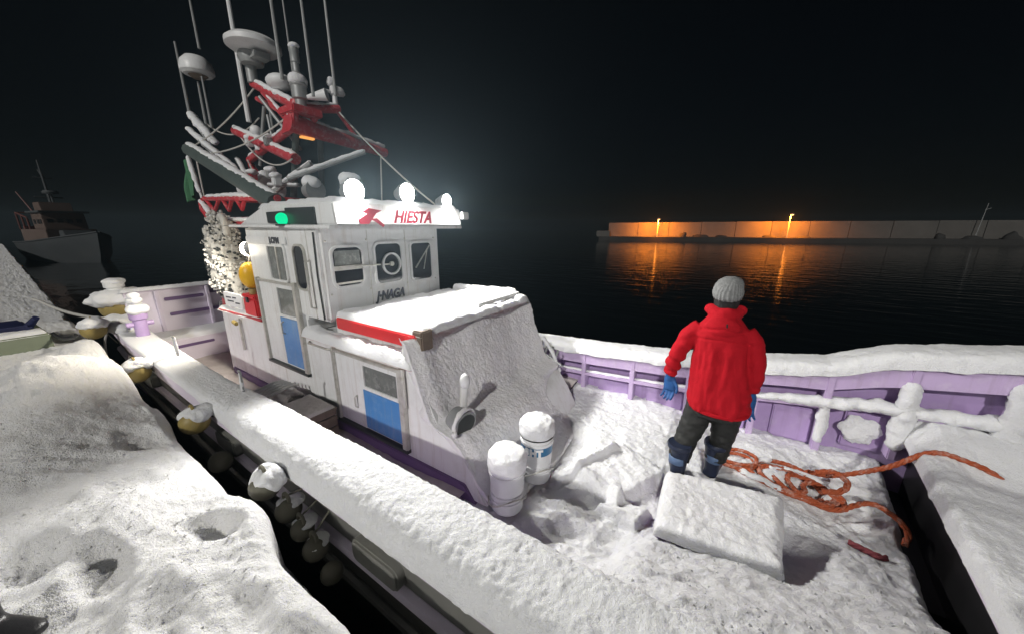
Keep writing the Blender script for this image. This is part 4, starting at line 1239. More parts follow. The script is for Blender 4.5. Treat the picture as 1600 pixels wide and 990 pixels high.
whip(-4.85, 2.8, 1.62, 3.6, 0.020)
whip(-4.40, 2.82, 1.55, 3.4, 0.018)
ft = MB()
ft.tube([(-9.1, 2.8, 2.06), (-7.6, 2.5, 1.38)], 0.03, 8)
ft.tube([(-8.42, 2.8, 1.78), (-7.6, 2.5, 1.38)], 0.04, 8)
ft.tube([(-8.7, 2.6, 1.72), (-7.3, 2.6, 0.95)], 0.03, 8)
fto = build('antenna_bracket', ft, 'grey_metal', boat)
snow_tube('snow_ridge', [(-9.1, 2.8, 2.09), (-8.3, 2.65, 1.76), (-7.3, 2.5, 1.3)], [0.06, 0.07, 0.05], fto, seed=230)
snow_tube('snow_ridge', [(-8.7, 2.6, 1.74), (-7.9, 2.6, 1.34), (-7.2, 2.6, 0.95)], [0.05, 0.06, 0.05], fto, seed=231)
# lamp stack, horn and instruments on the mast head
hs = build('mast_light', MB().lathe([(0.07, 1.52), (0.07, 1.66), (0.095, 1.68), (0.095, 1.82), (0.11, 1.84), (0.07, 1.96), (0.04, 2.0), (0.04, 2.10), (0.055, 2.11), (0.055, 2.22), (0.06, 2.23), (0.06, 2.27), (0.02, 2.29)], (-5.28, 2.86, 0), 18), 'grey_metal', boat, smooth=30)
lump_field('snow_cap', hs, (-5.28, 2.86, 1.90), 0.12, 0.12, 0.09, 240, nu=24, nv=14)
lump_field('snow_cap', hs, (-5.28, 2.86, 2.30), 0.065, 0.065, 0.035, 241, nu=20, nv=12)
build('horn', MB().tube([(-5.2, 2.92, 1.70), (-5.0, 3.08, 1.74)], [0.03, 0.08], 12), 'plastic_white', boat)
ml = build('arm_light', MB().lathe([(0.035, 1.70), (0.035, 1.86), (0.06, 1.88), (0.06, 1.98), (0.02, 2.0)], (-5.30, 3.38, 0), 12).tube([(-5.3, 3.22, 1.90), (-5.3, 3.52, 1.90)], 0.02, 6), 'plastic_white', boat, smooth=30)
lump_field('snow_cap', ml, (-5.30, 3.45, 1.94), 0.06, 0.10, 0.06, 242, nu=20, nv=12)
lump_field('snow_cap', ml, (-5.30, 3.34, 2.04), 0.05, 0.05, 0.07, 243, nu=20, nv=12)
sn = build('camera_dome', MB().ball((-5.75, 2.86, 1.97), 0.17, 16, 10, (1.1, 1, 0.6)), 'plastic_white', boat)
sn = build('wind_sensor', MB().tube([(-6.45, 2.75, 1.15), (-6.45, 2.75, 1.35)], 0.05, 10).ball((-6.45, 2.75, 1.42), 0.08, 12, 8), 'plastic_white', boat)
for p0, p1, sag in (((-6.38, 2.8, 2.05), (-5.3, 4.1, 1.26), 0.12), ((-6.4, 2.8, 2.0), (-7.75, 2.3, 1.25), 0.08), ((-7.7, 2.3, 1.15), (-5.3, 2.75, 1.5), 0.15), ((-5.3, 3.4, 1.68), (-3.6, 3.6, 0.3), 0.06),
                    ((-6.9, 2.7, 1.4), (-5.3, 2.65, 0.9), 0.22), ((-8.4, 2.8, 1.8), (-6.4, 2.8, 1.6), 0.2), ((-6.9, 2.75, 1.05), (-5.4, 2.4, 0.35), 0.12), ((-7.6, 2.3, 1.2), (-7.6, 2.3, 0.46), 0.02), ((-5.3, 4.1, 1.22), (-4.9, 3.72, 0.25), 0.03)):
    q0, q1 = np.array(p0), np.array(p1)
    build('rigging_cable', MB().tube([q0 + (q1 - q0) * t - np.array([0, 0, sag * 4 * t * (1 - t)]) for t in np.linspace(0, 1, 14)], 0.011, 6), 'rope_white', boat)
for k_, c in enumerate(((-6.0, 2.7, 1.22), (-5.75, 2.9, 1.02), (-6.6, 2.7, 1.28), (-5.85, 2.6, 0.75), (-6.2, 2.5, 0.72), (-5.5, 2.5, 0.62))):
    jb = build('junction_box', MB().box(c[0] - 0.05, c[0] + 0.05, c[1] - 0.05, c[1] + 0.05, c[2] - 0.07, c[2] + 0.05), ('grey_metal', 'red_paint', 'plastic_white')[k_ % 3], boat, bevel=0.012)
    lump_field('snow_cap', jb, (c[0], c[1], c[2] + 0.06), 0.075, 0.07, 0.045, 260 + k_, nu=18, nv=10, amp=0.5, freq=14)
# red rack behind the wheelhouse
rk = MB()
loop = [(-5.1, 2.3, 0.36), (-7.55, 2.3, 0.46), (-7.78, 2.3, 0.42), (-7.80, 2.3, 0.30), (-7.55, 2.3, 0.12), (-7.3, 2.3, 0.08), (-5.2, 2.3, 0.06)]
rk.tube(loop, 0.042, 10)
loop2 = [(x, 3.3, z) for x, y, z in loop]
rk.tube(loop2, 0.042, 10)
for x, z in ((-7.6, 0.46), (-6.6, 0.42), (-5.6, 0.38), (-7.4, 0.09), (-6.2, 0.07)):
    rk.tube([(x, 2.3, z), (x, 3.3, z)], 0.035, 8)
rack = build('roof_rack', rk, 'red_paint', boat)
for x0, x1 in ((-7.55, -7.0), (-6.9, -6.5), (-6.4, -6.05)):
    build('rack_brace', MB().tube([(x0, 2.3, 0.44), ((x0 + x1) / 2, 2.3, 0.25), (x1, 2.3, 0.43)], 0.028, 8), 'red_paint', rack)
build('rack_floor', MB().box(-7.4, -5.2, 2.25, 3.35, 0.10, 0.14), 'red_paint', rack, bevel=0.01)
snow_tube('snow_ridge', [(-7.5, 2.3, 0.49), (-6.4, 2.3, 0.46), (-5.3, 2.3, 0.40)], [0.04, 0.055, 0.05], rack, seed=250, flat=0.6)
snow_tube('snow_ridge', [(-7.45, 2.27, 0.13), (-6.4, 2.27, 0.11), (-5.5, 2.27, 0.10)], [0.04, 0.05, 0.05], rack, seed=251, flat=0.6)
snow_tube('snow_ridge', [(-7.72, 2.27, 0.44), (-7.45, 2.25, 0.30), (-7.2, 2.25, 0.10)], [0.03, 0.05, 0.04], rack, seed=252)
build('rack_leg', MB().tube([(-7.35, 2.3, 0.08), (-7.40, 2.3, -0.6), (-7.55, 2.28, -1.35), (-7.6, 2.28, -2.3)], [0.055, 0.055, 0.06, 0.05], 10), 'red_paint', rack)
lc = build('life_raft_canister', MB().tube([(-7.0, 2.75, 0.60), (-6.2, 2.75, 0.58)], [0.2, 0.2], 18).box(-6.95, -6.25, 2.6, 2.9, 0.40, 0.46), 'plastic_white', boat, bevel=0.015)
snow_cap('snow_cap', [(-7.0, 2.6, 0.74), (-6.2, 2.6, 0.74), (-6.2, 2.9, 0.74), (-7.0, 2.9, 0.74)], 0.10, 0.1, lc, 0.03, seed=253)

# ================================================================== LOOSE THINGS ABOARD
# bundle of netted floats hanging by the rack leg
nb = thing('net_bundle', (-6.85, 2.12, -1.2), 'tall bundle of white floats in a snowy net beside the red leg', 'net')
lump_field('net', nb, (-6.62, 2.12, -0.50), 0.27, 0.23, 0.62, 301, m='rope_white', amp=0.5, freq=7, nu=70, nv=60)
mb = MB()
rng = np.random.RandomState(5)
for k in range(900):
    d = rng.normal(size=3); d /= np.linalg.norm(d)
    r = 1.0 + rng.uniform(-0.06, 0.08)
    c = np.array([-6.62, 2.12, -0.50]) + d * np.array([0.28, 0.24, 0.63]) * r * (1 + 0.12 * math.sin(9 * d[2] + 3 * d[0]))
    mb.ball(c, rng.uniform(0.008, 0.030), 6, 4)
o = build('floats', mb, 'rope_white', nb); o['kind'] = 'stuff'
mb = MB()
for k in range(420):
    d = rng.normal(size=3); d /= np.linalg.norm(d)
    mb.ball(np.array([-6.62, 2.12, -0.50]) + d * np.array([0.28, 0.24, 0.63]) * 1.05, rng.uniform(0.012, 0.022), 6, 4)
o = build('dark_floats', mb, 'dark_panel', nb); o['kind'] = 'stuff'
build('top_loop', MB().tube([(-6.45 + 0.08 * math.cos(t), 2.10, 0.02 + 0.14 * math.sin(t)) for t in np.linspace(0, 2 * math.pi, 20)], 0.045, 10), 'rope_white', nb)

o = thing('orange_float', (-5.42, 1.96, -0.86), 'bright yellow orange float hung under the after lamp', 'float')
build('float_body', MB().ball((-5.42, 1.96, -0.62), 0.13, 18, 14, (1, 1, 1.35)), 'float_bright', o)
build('float_neck', MB().tube([(-5.42, 1.96, -0.80), (-5.42, 1.96, -0.88)], [0.06, 0.05], 12), 'float_yellow', o)
build('float_line', MB().tube([(-5.42, 1.96, -0.46), (-5.40, 2.0, -0.30)], 0.012, 6), 'rope_white', o)

o = thing('sign_board', (-6.05, 1.91, -1.12), 'snow-spattered white board with black writing beside the red box', 'sign')
build('board', MB().prism(rrect(-6.36, -5.74, -1.12, -0.92, 0.02), port(1.92), -0.02, 0.012), 'plastic_white', o, bevel=0.004)
mb = MB()
for k, (u0, u1, v) in enumerate(((-6.28, -6.10, -0.99), (-6.05, -5.92, -0.98), (-6.24, -6.02, -1.04), (-5.97, -5.82, -1.05))):
    mb.prism([(u0, v - 0.014), (u1, v - 0.006), (u1, v + 0.014), (u0, v + 0.008)], port(1.908), 0.0, 0.003)
build('writing', mb, 'print_black', o)
build('foot', MB().box(-6.3, -6.2, 1.94, 2.0, -1.2, -1.1).box(-5.9, -5.8, 1.94, 2.0, -1.2, -1.1), 'plastic_white', o)

o = thing('red_box', (-5.42, 2.02, -1.17), 'small bright red box with a black latch at the wheelhouse corner', 'box')
build('box_body', MB().box(-5.60, -5.24, 1.88, 2.14, -1.16, -0.92), 'red_bright', o, bevel=0.015)
build('box_lid', MB().box(-5.61, -5.23, 1.87, 2.15, -0.918, -0.87), 'red_bright', o, bevel=0.015)
build('latch', MB().box(-5.45, -5.39, 1.855, 1.869, -0.97, -0.90), 'black', o)

# green flag on a short staff at the rack's after end
o = thing('green_flag', (-7.80, 2.3, 0.46), 'faded green flag drooping from a snowy staff behind the rack', 'flag')
build('staff', MB().tube([(-7.70, 2.3, 0.44), (-7.95, 2.3, 1.22)], 0.02, 8), 'plastic_white', o)
snow_tube('snow_crust', [(-7.73, 2.29, 0.55), (-7.93, 2.29, 1.15)], 0.035, o, seed=310, flat=1)
U, W = np.meshgrid(np.linspace(0, 1, 16), np.linspace(0, 1, 24), indexing='ij')
FX = -7.92 - 0.02 - U * 0.22 - 0.12 * W
FY = 2.3 + 0.05 * np.sin(U * 9 + W * 3) * (0.3 + U)
FZ = 1.15 - W * 0.62 - U * 0.12
fl = grid('cloth', np.stack([FX, FY, FZ], -1), 'flag_green', o)
k = fl.modifiers.new('thickness', 'SOLIDIFY'); k.thickness = 0.006

# two snow-covered boxes on the side deck
o = thing('fish_crate', (-3.72, 1.62, -2.26), 'open-sided wooden crate with snow on its lid beside the deckhouse', 'crate')
crm = MB()
for z0, z1 in ((-2.25, -2.13), (-2.115, -2.0), (-1.985, -1.93)):
    build('plank', MB().box(-3.98, -3.50, 1.462, 1.482, z0, z1), 'wood', o, bevel=0.004)
    build('plank', MB().box(-3.50, -3.482, 1.464, 1.82, z0, z1), 'wood', o, bevel=0.004)
    build('plank', MB().box(-3.998, -3.98, 1.464, 1.82, z0, z1), 'wood', o, bevel=0.004)
build('core', MB().box(-3.97, -3.51, 1.49, 1.81, -2.26, -1.95), 'dark_panel', o)
build('lid', MB().box(-4.01, -3.47, 1.45, 1.83, -1.928, -1.905), 'wood', o, bevel=0.005)
snow_cap('snow_cover', [(-4.0, 1.46, -1.905), (-3.48, 1.46, -1.905), (-3.48, 1.82, -1.905), (-4.0, 1.82, -1.905)], 0.03, 0.05, o, 0.02, seed=320, m='snow_deck_shade', over=0.0)
o = thing('net_basket', (-4.3, 1.62, -2.26), 'dark tub heaped with snowy net behind the wooden crate', 'tub')
build('tub_wall', MB().rings([[(c + x * s, 1.62 + y * s * 0.75, z) for x, y in rrect(-0.26, 0.26, -0.24, 0.24, 0.08)] for c, s, z in ((-4.32, 0.92, -2.26), (-4.32, 1.0, -1.93), (-4.32, 0.95, -1.93), (-4.32, 0.9, -2.0))]), 'dark_panel', o, smooth=30)
lump_field('heaped_net', o, (-4.32, 1.62, -1.93), 0.25, 0.18, 0.09, 321, m='snow_deck_shade', amp=0.6, freq=11)
mb = MB()
for k in range(5):
    z = -1.86 + 0.01 * k
    mb.tube([(-4.55 + 0.09 * k + 0.03 * math.sin(t * 5), 1.45 + 0.34 * t, z + 0.03 * math.sin(t * 3.1)) for t in np.linspace(0, 1, 14)], 0.016, 6)
build('net_rope', mb, 'rope_white', o)

# two paint tubs with tall caps of snow before the deckhouse
def tub(x, y, h, label, band):
    o = thing('paint_tub', (x, y, -2.27), label, 'tub', 'plastic tubs before the deckhouse')
    z = -2.27
    prof_ = [(0.125, 0.0), (0.13, 0.01), (0.145, h * 0.80), (0.152, h * 0.805), (0.152, h * 0.86), (0.145, h * 0.865), (0.147, h * 0.97), (0.155, h * 0.98), (0.155, h), (0.13, h)]
    prof_ = [(r * 1.0, v) for r, v in prof_]
    body = build('tub_body', MB().lathe([(r, z + v) for r, v in prof_], (x, y, 0), 40), 'plastic_white', o, smooth=30)
    for k, v in enumerate((0.10, 0.16)):
        build('hoop', MB().lathe([(0.132, z + v), (0.146, z + v + 0.006), (0.146, z + v + 0.014), (0.134, z + v + 0.02)], (x, y, 0), 36), 'plastic_white', o)
    build('handle', MB().tube([(x + 0.158 * math.cos(t), y + 0.158 * math.sin(t), z + 0.12 + 0.05 * math.cos(2 * (t + 0.6))) for t in np.linspace(-2.6, 0.7, 24)], 0.006, 6), 'aluminium', o)
    if band:
        build('lid_gap', MB().lathe([(0.150, z + h * 0.945), (0.158, z + h * 0.946), (0.158, z + h * 0.965), (0.15, z + h * 0.966)], (x, y, 0), 36), 'black', o)
        build('blue_band', MB().lathe([(0.141, z + h * 0.62), (0.1435, z + h * 0.622), (0.147, z + h * 0.79), (0.142, z + h * 0.795)], (x, y, 0), 40), 'label_blue', o)
        # white lettering bent round the band
        for k, (ch, t) in enumerate((('S', -1.72), ('H', -1.30), ('T', -0.90))):
            text('band_letter', ch, 0.085, (x + 0.1475 * math.cos(t), y + 0.1475 * math.sin(t), z + h * 0.70), (R(90), 0, t + R(90)), 'print_white', o, ext=0.002)
    # tall rounded cap of snow
    u = np.linspace(0, 2 * np.pi, 56, endpoint=False)
    pr = np.array([(0.120, h - 0.05), (0.150, h - 0.035), (0.160, h + 0.0), (0.160, h + 0.05), (0.155, h + 0.085), (0.135, h + 0.115), (0.09, h + 0.13), (0.04, h + 0.137), (0.002, h + 0.139)])
    if not band:
        pr = pr + np.array([0, -0.01])
    li = np.linspace(0, len(pr) - 1, 34)
    rr = np.interp(li, np.arange(len(pr)), pr[:, 0]); zz_ = np.interp(li, np.arange(len(pr)), pr[:, 1])
    V = np.stack([x + rr[:, None] * np.cos(u), y + rr[:, None] * np.sin(u), z + zz_[:, None] + 0 * u], -1)
    nz_ = fbm(V, 18, 3, int(x * 100) & 63)
    V[..., 0] += (V[..., 0] - x) * 0.08 * nz_; V[..., 1] += (V[..., 1] - y) * 0.08 * nz_; V[..., 2] += 0.012 * nz_
    s = grid('snow_cap', V, 'snow', o, wrap=True); s['kind'] = 'stuff'
tub(-1.36, 2.02, 0.42, 'white plastic tub frosted all over, capped with snow', False)
tub(-1.33, 2.47, 0.48, 'white plastic tub with a blue lettered band, capped with snow', True)

# hatch cover on the foredeck, a lilac lid under a slab of snow
o = thing('hatch_cover', (0.14, 2.58, -2.25), 'square lilac hatch cover under a thick slab of snow', 'hatch cover')
hq = [(-0.22, 2.22), (0.47, 2.30), (0.52, 3.00), (-0.25, 2.86)]
build('coaming', MB().hexa([(x, y, -2.3) for x, y in hq] + [(x, y, -2.118) for x, y in hq]), 'purple', o, bevel=0.01)
cx_, cy_ = sum(p[0] for p in hq) / 4, sum(p[1] for p in hq) / 4
big_ = [(cx_ + (x - cx_) * 1.06, cy_ + (y - cy_) * 1.06) for x, y in hq]
build('lid', MB().hexa([(x, y, -2.115) for x, y in big_] + [(x, y, -2.068) for x, y in big_]), 'lilac', o, bevel=0.012)
snow_cap('snow_cover', [(x, y, -2.075) for x, y in big_], 0.075, 0.09, o, 0.0125, seed=330, lump=0.30, over=0.02, skirt=0.02, freq=4)

# ------------------------------------------------------------------ ropes
def spline(pts, k=10):
    pts = [np.array(p, float) for p in pts]
    P = [pts[0]] + pts + [pts[-1]]
    out = []
    for i in range(1, len(P) - 2):
        for j in range(k):
            t = j / k
            out.append(0.5 * (2 * P[i] + (P[i + 1] - P[i - 1]) * t + (2 * P[i - 1] - 5 * P[i] + 4 * P[i + 1] - P[i + 2]) * t ** 2 + (-P[i - 1] + 3 * P[i] - 3 * P[i + 1] + P[i + 2]) * t ** 3))
    out.append(P[-2])
    return out
def laid_rope(pts, r):
    """three twisted strands along a curve"""
    mb = MB()
    pts = [Vector(p) for p in pts]
    d = [0.0]
    for i in range(1, len(pts)):
        d.append(d[-1] + (pts[i] - pts[i - 1]).length)
    n = max(8, int(d[-1] / (r * 0.9)))
    D = np.linspace(0, d[-1], n)
    X = np.stack([np.interp(D, d, [p[k] for p in pts]) for k in range(3)], -1)
    T = np.gradient(X, axis=0); T /= np.linalg.norm(T, axis=1, keepdims=True) + 1e-9
    S = np.cross(T, [0, 0, 1.0]); S /= np.linalg.norm(S, axis=1, keepdims=True) + 1e-9
    U_ = np.cross(S, T)
    for s in range(3):
        ph = D / (r * 4.5) * 2 * np.pi / 1.6 + s * 2.094
        Q = X + 0.5 * r * (np.cos(ph)[:, None] * S + np.sin(ph)[:, None] * U_)
        mb.tube(Q.tolist(), r * 0.58, 6)
    return mb
def on_deck(a, n, dz):
    return (a, n, float(deck_z(np.array([a]), np.array([n]))[0]) + dz)
coil = []
for k in range(6):
    ph = 0.9 * k
    for t in np.linspace(0, 2 * math.pi, 16)[:-1]:
        rx, ry = 0.34 - 0.035 * k, 0.19 - 0.018 * k
        a = 0.60 + 0.06 * k + rx * math.cos(t) + 0.02 * math.sin(3 * t + ph)
        n = 3.66 - 0.02 * k + ry * math.sin(t) + 0.03 * math.sin(2 * t + ph) + 0.10 * rx * math.cos(t)
        coil.append(on_deck(a, n, 0.016 + 0.013 * k))
tail = [on_deck(0.72, 3.46, 0.05), on_deck(0.95, 3.50, 0.05), (1.16, 3.56, -2.18), (1.30, 3.52, -2.20), (1.36, 3.42, -2.24), (1.33, 3.34, -2.30)]
lead = [(1.95, 3.80, -1.92), (1.84, 3.83, -1.80), (1.70, 3.86, -1.755), (1.52, 3.89, -1.765), (1.31, 3.90, -2.0), on_deck(1.0, 3.90, 0.05), on_deck(0.8, 3.84, 0.04)]
o = thing('orange_rope', (0.6, 3.6, -2.25), 'thick orange rope coiled on the snow and led over the foredeck', 'rope')
build('coil', laid_rope(spline(lead + coil[:-6] + tail, 8), 0.021), 'rope_orange', o, smooth=60)
lo2 = [on_deck(0.22 + 0.18 * math.cos(t) + 0.02 * k, 3.68 + 0.12 * math.sin(t) + 0.03 * k, 0.03 + 0.02 * k) for k in range(2) for t in np.linspace(0.3, 6.0, 12)]
build('coil', laid_rope(spline(lo2, 8), 0.018), 'rope_orange', o, smooth=60)
bt = spline([(0.84, 3.70, -2.12), (0.96, 3.72, -2.08), (1.03, 3.62, -2.09), (0.97, 3.52, -2.13), (0.86, 3.50, -2.16)], 8)
build('bight', laid_rope(bt, 0.024), 'rope_orange', o, smooth=60)
sc = spline(coil[4:12], 4)
s = snow_tube('snow_patch', [(p[0], p[1], p[2] + 0.01) for p in sc], 0.03, o, seed=340, flat=0.7, lump=0.9, freq=22)
for q_, sd_ in ((coil[14:20], 343), (coil[24:29], 344), (coil[33:37], 345)):
    snow_tube('snow_patch', [(p[0], p[1], p[2] + 0.012) for p in q_], 0.024, o, seed=sd_, flat=0.7, lump=1.0, freq=26)
s = snow_tube('snow_patch', [on_deck(0.45, 3.62, 0.02), on_deck(0.62, 3.66, 0.02), on_deck(0.78, 3.64, 0.02)], 0.08, o, seed=341, flat=0.6, lump=0.8, freq=14)

o = build('frayed_rope', laid_rope(spline([on_deck(0.98, 3.12, 0.02), on_deck(1.06, 3.10, 0.03), on_deck(1.12, 3.06, 0.025), on_deck(1.17, 3.08, 0.02)], 8), 0.022), 'rope_red', smooth=60)
tag(o, 'short end of frayed dark red rope lying on the snow', 'rope')

# mooring line from the quay to the stern
pts = [(-12.6, 0.5, -1.50)] + [(-12.6 + 3.9 * t, 0.5 + 0.5 * t, -1.46 - 0.02 * t - 0.10 * math.sin(math.pi * t)) for t in np.linspace(0.1, 1, 12)]
o = build('mooring_line', laid_rope(pts, 0.028), 'rope_white', smooth=60)
tag(o, 'pale mooring line stretched from the quay to the stern', 'rope')
pts = spline([(-8.3, 0.95, -1.52), (-8.1, 0.83, -1.75), (-7.8, 0.78, -2.1), (-7.4, 0.80, -2.3), (-7.0, 0.84, -2.0), (-6.8, 0.88, -1.7)], 8)
o = build('fender_line', laid_rope(pts, 0.014), 'rope_white', smooth=60)
tag(o, 'slack line hanging down the hull below the stern quarter', 'rope')

# ------------------------------------------------------------------ fender floats between boat and quay
def fender(x, y, z, r, label, m, snowy, seed, sz=1.0, group='float fenders along the boat side'):
    o = thing('float_fender', (x, y, z - r * sz), label, 'float', group)
    build('float_ball', MB().ball((x, y, z), r, 22, 14, (1, 1, sz)), m, o)
    if snowy:
        build('eye', MB().tube([(x + 0.035 * math.cos(t), y, z + r * sz + 0.01 + 0.035 * math.sin(t)) for t in np.linspace(-0.4, 3.6, 10)], 0.012, 6), m, o)
    if snowy:
        build('lanyard', MB().tube([(x, y, z + r * sz + 0.03), (x + 0.02, 0.93, -1.72)], 0.006, 6), 'float_olive', o)
    if snowy:
        lump_field('snow_cap', o, (x, y + 0.02, z + r * sz * 0.55), r * 1.06, r * 1.02, r * sz * (snowy + 0.1), seed, nu=50, nv=28, amp=0.5, freq=9)
fender(-3.84, 0.76, -1.66, 0.11, 'round yellow float half under snow touching the gunwale', 'float_yellow', 0.62, 401)
fender(-5.75, 0.76, -1.64, 0.13, 'yellow float with a thin snow cap midway along the gunwale', 'float_yellow', 0.55, 402)
fender(-2.44, 0.74, -1.66, 0.095, 'float wholly buried in snow at the end of the dark float string', 'float_olive', 0.75, 403)
fender(-7.85, 0.74, -1.46, 0.14, 'yellow green float with snow on top hung below the stern', 'float_yellow', 0.55, 404)
for k, (a, z, r) in enumerate(((-2.29, -1.82, 0.08), (-2.13, -1.89, 0.07), (-1.99, -1.96, 0.075), (-1.83, -2.05, 0.065), (-3.5, -1.95, 0.09))):
    fender(a, 0.79, z, r, ('small dark float dusted with snow in the string between hull and quay' if k < 3 else ('bare dark float ending the string between hull and quay' if k == 3 else 'lone dark float hung on the hull between two yellow floats')), 'float_olive', 0.32 if k < 3 else 0.0, 410 + k, group='dark floats strung between hull and quay')
# large float lying on the stern corner
o = thing('stern_float', (-9.0, 1.2, -1.5), 'big yellow float with a knob lying snowed over on the stern', 'float')
build('float_ball', MB().ball((-9.0, 1.22, -1.34), 0.26, 22, 14), 'float_yellow', o)
build('knob', MB().lathe([(0.09, -1.14), (0.10, -1.02), (0.13, -1.0), (0.13, -0.93), (0.08, -0.90)], (-9.02, 1.22, 0), 16), 'plastic_white', o)
lump_field('snow_cap', o, (-9.0, 1.30, -1.20), 0.30, 0.42, 0.17, 420, nu=40, nv=22)
lump_field('snow_cap', o, (-9.02, 1.22, -0.91), 0.13, 0.13, 0.06, 421, nu=24, nv=14)
build('float_seat', MB().box(-9.2, -8.76, 1.0, 1.6, -1.75, -1.55), 'lilac_pale', o, bevel=0.02)
lump_field('snow_lump', gun, (-8.1, 1.05, -1.5), 0.45, 0.20, 0.12, 422, amp=0.5, freq=5)

# ------------------------------------------------------------------ on the quay
o = thing('quay_bin', (-8.6, -0.15, -1.66), 'pale green crate with a dark blue cover lying in the quay snow', 'crate')
build('crate_body', MB().hexa([(-9.0, -1.2, -1.75), (-7.9, -1.2, -1.75), (-7.9, 0.36, -1.75), (-9.0, 0.30, -1.75), (-9.0, -1.2, -1.42), (-7.9, -1.2, -1.42), (-7.9, 0.36, -1.42), (-9.0, 0.30, -1.42)]), 'crate_green', o, bevel=0.02)
build('cover', MB().hexa([(-8.9, -1.1, -1.418), (-8.2, -1.1, -1.418), (-8.2, 0.26, -1.418), (-8.9, 0.2, -1.418), (-8.9, -1.1, -1.33), (-8.25, -1.1, -1.33), (-8.25, 0.24, -1.33), (-8.9, 0.18, -1.33)]), 'tarp_blue', o, bevel=0.03)
build('cover_knob', MB().tube([(-8.35, 0.22, -1.36), (-8.25, 0.30, -1.24)], [0.05, 0.035], 10), 'tarp_blue', o)
snow_cap('snow_cover', [(-8.2, -1.15, -1.42), (-7.92, -1.15, -1.42), (-7.92, 0.34, -1.42), (-8.2, 0.32, -1.42)], 0.05, 0.06, o, 0.03, seed=430)
o = build('quay_hose', laid_rope(spline([(-8.0, 0.38, -1.45), (-7.7, 0.42, -1.48), (-7.3, 0.5, -1.42), (-7.15, 0.52, -1.36)], 8), 0.022), 'black_rubber', smooth=60)
tag(o, 'short black hose poking out of the quay snow beside the green crate', 'hose')

# toe of a black boot standing in the snow at the photographer's left
def boot(x, y, z, rot, parent, m, h=0.30, s=1.0, name='boot'):
    """a rubber boot: foot and shaft as one skin"""
    mb = MB()
    c, s_ = math.cos(rot), math.sin(rot)
    def P(px, py, pz): return (x + (px * c - py * s_) * s, y + (px * s_ + py * c) * s, z + pz * s)
    prof_ = [(-0.10, 0.052, 0.075), (-0.05, 0.055, 0.09), (0.02, 0.052, 0.085), (0.09, 0.054, 0.065), (0.15, 0.052, 0.05), (0.185, 0.035, 0.038)]
    rings = []
    for py, w_, hh in prof_:
        rings.append([P(w_ * math.cos(t), py, max(0.0, hh / 2 + hh / 2 * (abs(math.sin(t)) ** 0.7) * (1 if math.sin(t) > 0 else -1))) for t in np.linspace(0, 2 * math.pi, 15)[:-1]])
    mb.rings(rings)
    rings = []
    for pz, rx, ry, py in ((0.03, 0.055, 0.075, -0.035), (0.10, 0.058, 0.072, -0.04), (0.18, 0.062, 0.070, -0.045), (h, 0.075, 0.082, -0.05)):
        rings.append([P(rx * math.cos(t), py + ry * math.sin(t), pz) for t in np.linspace(0, 2 * math.pi, 17)[:-1]])
    mb.rings(rings)
    V, N, F = remeshed(mb, 0.012 * s, 4)
    return V, N, F
o = thing('black_boot', (-2.36, -0.33, -1.66), 'toe of a black rubber boot standing in the quay snow', 'boot')
V, N, F = boot(-2.35, -0.28, -1.63, R(-55), o, 'black_rubber', 0.185)
from_arrays('boot_shell', V, F, 'black_rubber', o)
build('boot_top', MB().tube([(-2.38 + 0.05 * math.cos(t), -0.31 + 0.05 * math.sin(t), -1.455) for t in np.linspace(0, 2 * math.pi, 16)], 0.012, 6), 'black_rubber', o)

# ================================================================== THE PERSON
PX, PY, PZ = -0.08, 3.28, -2.225
per = thing('person', (PX, PY, PZ), 'person in a red hooded parka and grey knit hat standing with back turned', 'person')
def W3(x, y, z): return (PX + x, PY + y, PZ + z)
def ell(cx, cy, z, rx, ry, k=24, tilt=0.0, p=2.3):
    out = []
    for t in np.linspace(0, 2 * math.pi, k + 1)[:-1]:
        c, s = math.cos(t), math.sin(t)
        X = rx * abs(c) ** (2 / p) * (1 if c > 0 else -1)
        Y = ry * abs(s) ** (2 / p) * (1 if s > 0 else -1)
        out.append(W3(cx + X, cy + Y, z + tilt * Y))
    return out
def limb(mb, pts, rs, k=14):
    mb.tube([W3(*p) for p in spline(pts, 6)], list(np.interp(np.linspace(0, len(pts) - 1, (len(pts) - 1) * 6 + 1), range(len(pts)), rs)), k)
LF, RF = (-0.14, -0.10), (0.14, 0.10)
# body inside the clothes: legs, trunk, neck and head as one skin
mb = MB()
mb.rings([ell(0.09, 0, 0.80, 0.16, 0.11), ell(0.08, 0, 0.95, 0.165, 0.12), ell(0.06, 0, 1.15, 0.15, 0.11), ell(0.05, 0, 1.35, 0.19, 0.12), ell(0.045, 0.01, 1.46, 0.10, 0.09), ell(0.04, 0.02, 1.54, 0.058, 0.062), ell(0.04, 0.03, 1.60, 0.056, 0.064)])
limb(mb, [(0.0, 0, 0.86), (-0.06, -0.01, 0.50), (LF[0], LF[1] - 0.03, 0.08)], [0.085, 0.06, 0.045])
limb(mb, [(0.17, 0, 0.86), (0.17, 0.06, 0.50), (RF[0], RF[1] - 0.03, 0.08)], [0.085, 0.06, 0.045])
mb.rings([ell(0.045, 0.045, 1.565, 0.045, 0.055), ell(0.045, 0.05, 1.60, 0.066, 0.085), ell(0.045, 0.045, 1.66, 0.076, 0.096), ell(0.045, 0.04, 1.72, 0.077, 0.096), ell(0.045, 0.035, 1.77, 0.055, 0.07), ell(0.045, 0.035, 1.79, 0.02, 0.02)])
mb.ball(W3(0.052, 0.145, 1.655), 0.016, 8, 6, (0.8, 1.2, 1.3))           # nose
for s in (-1, 1):
    mb.ball(W3(0.045 + s * 0.078, 0.035, 1.655), 0.02, 8, 6, (0.5, 0.9, 1.4))   # ears
V, N, F = remeshed(mb, 0.014, 4)
from_arrays('body', V, F, 'skin', per)
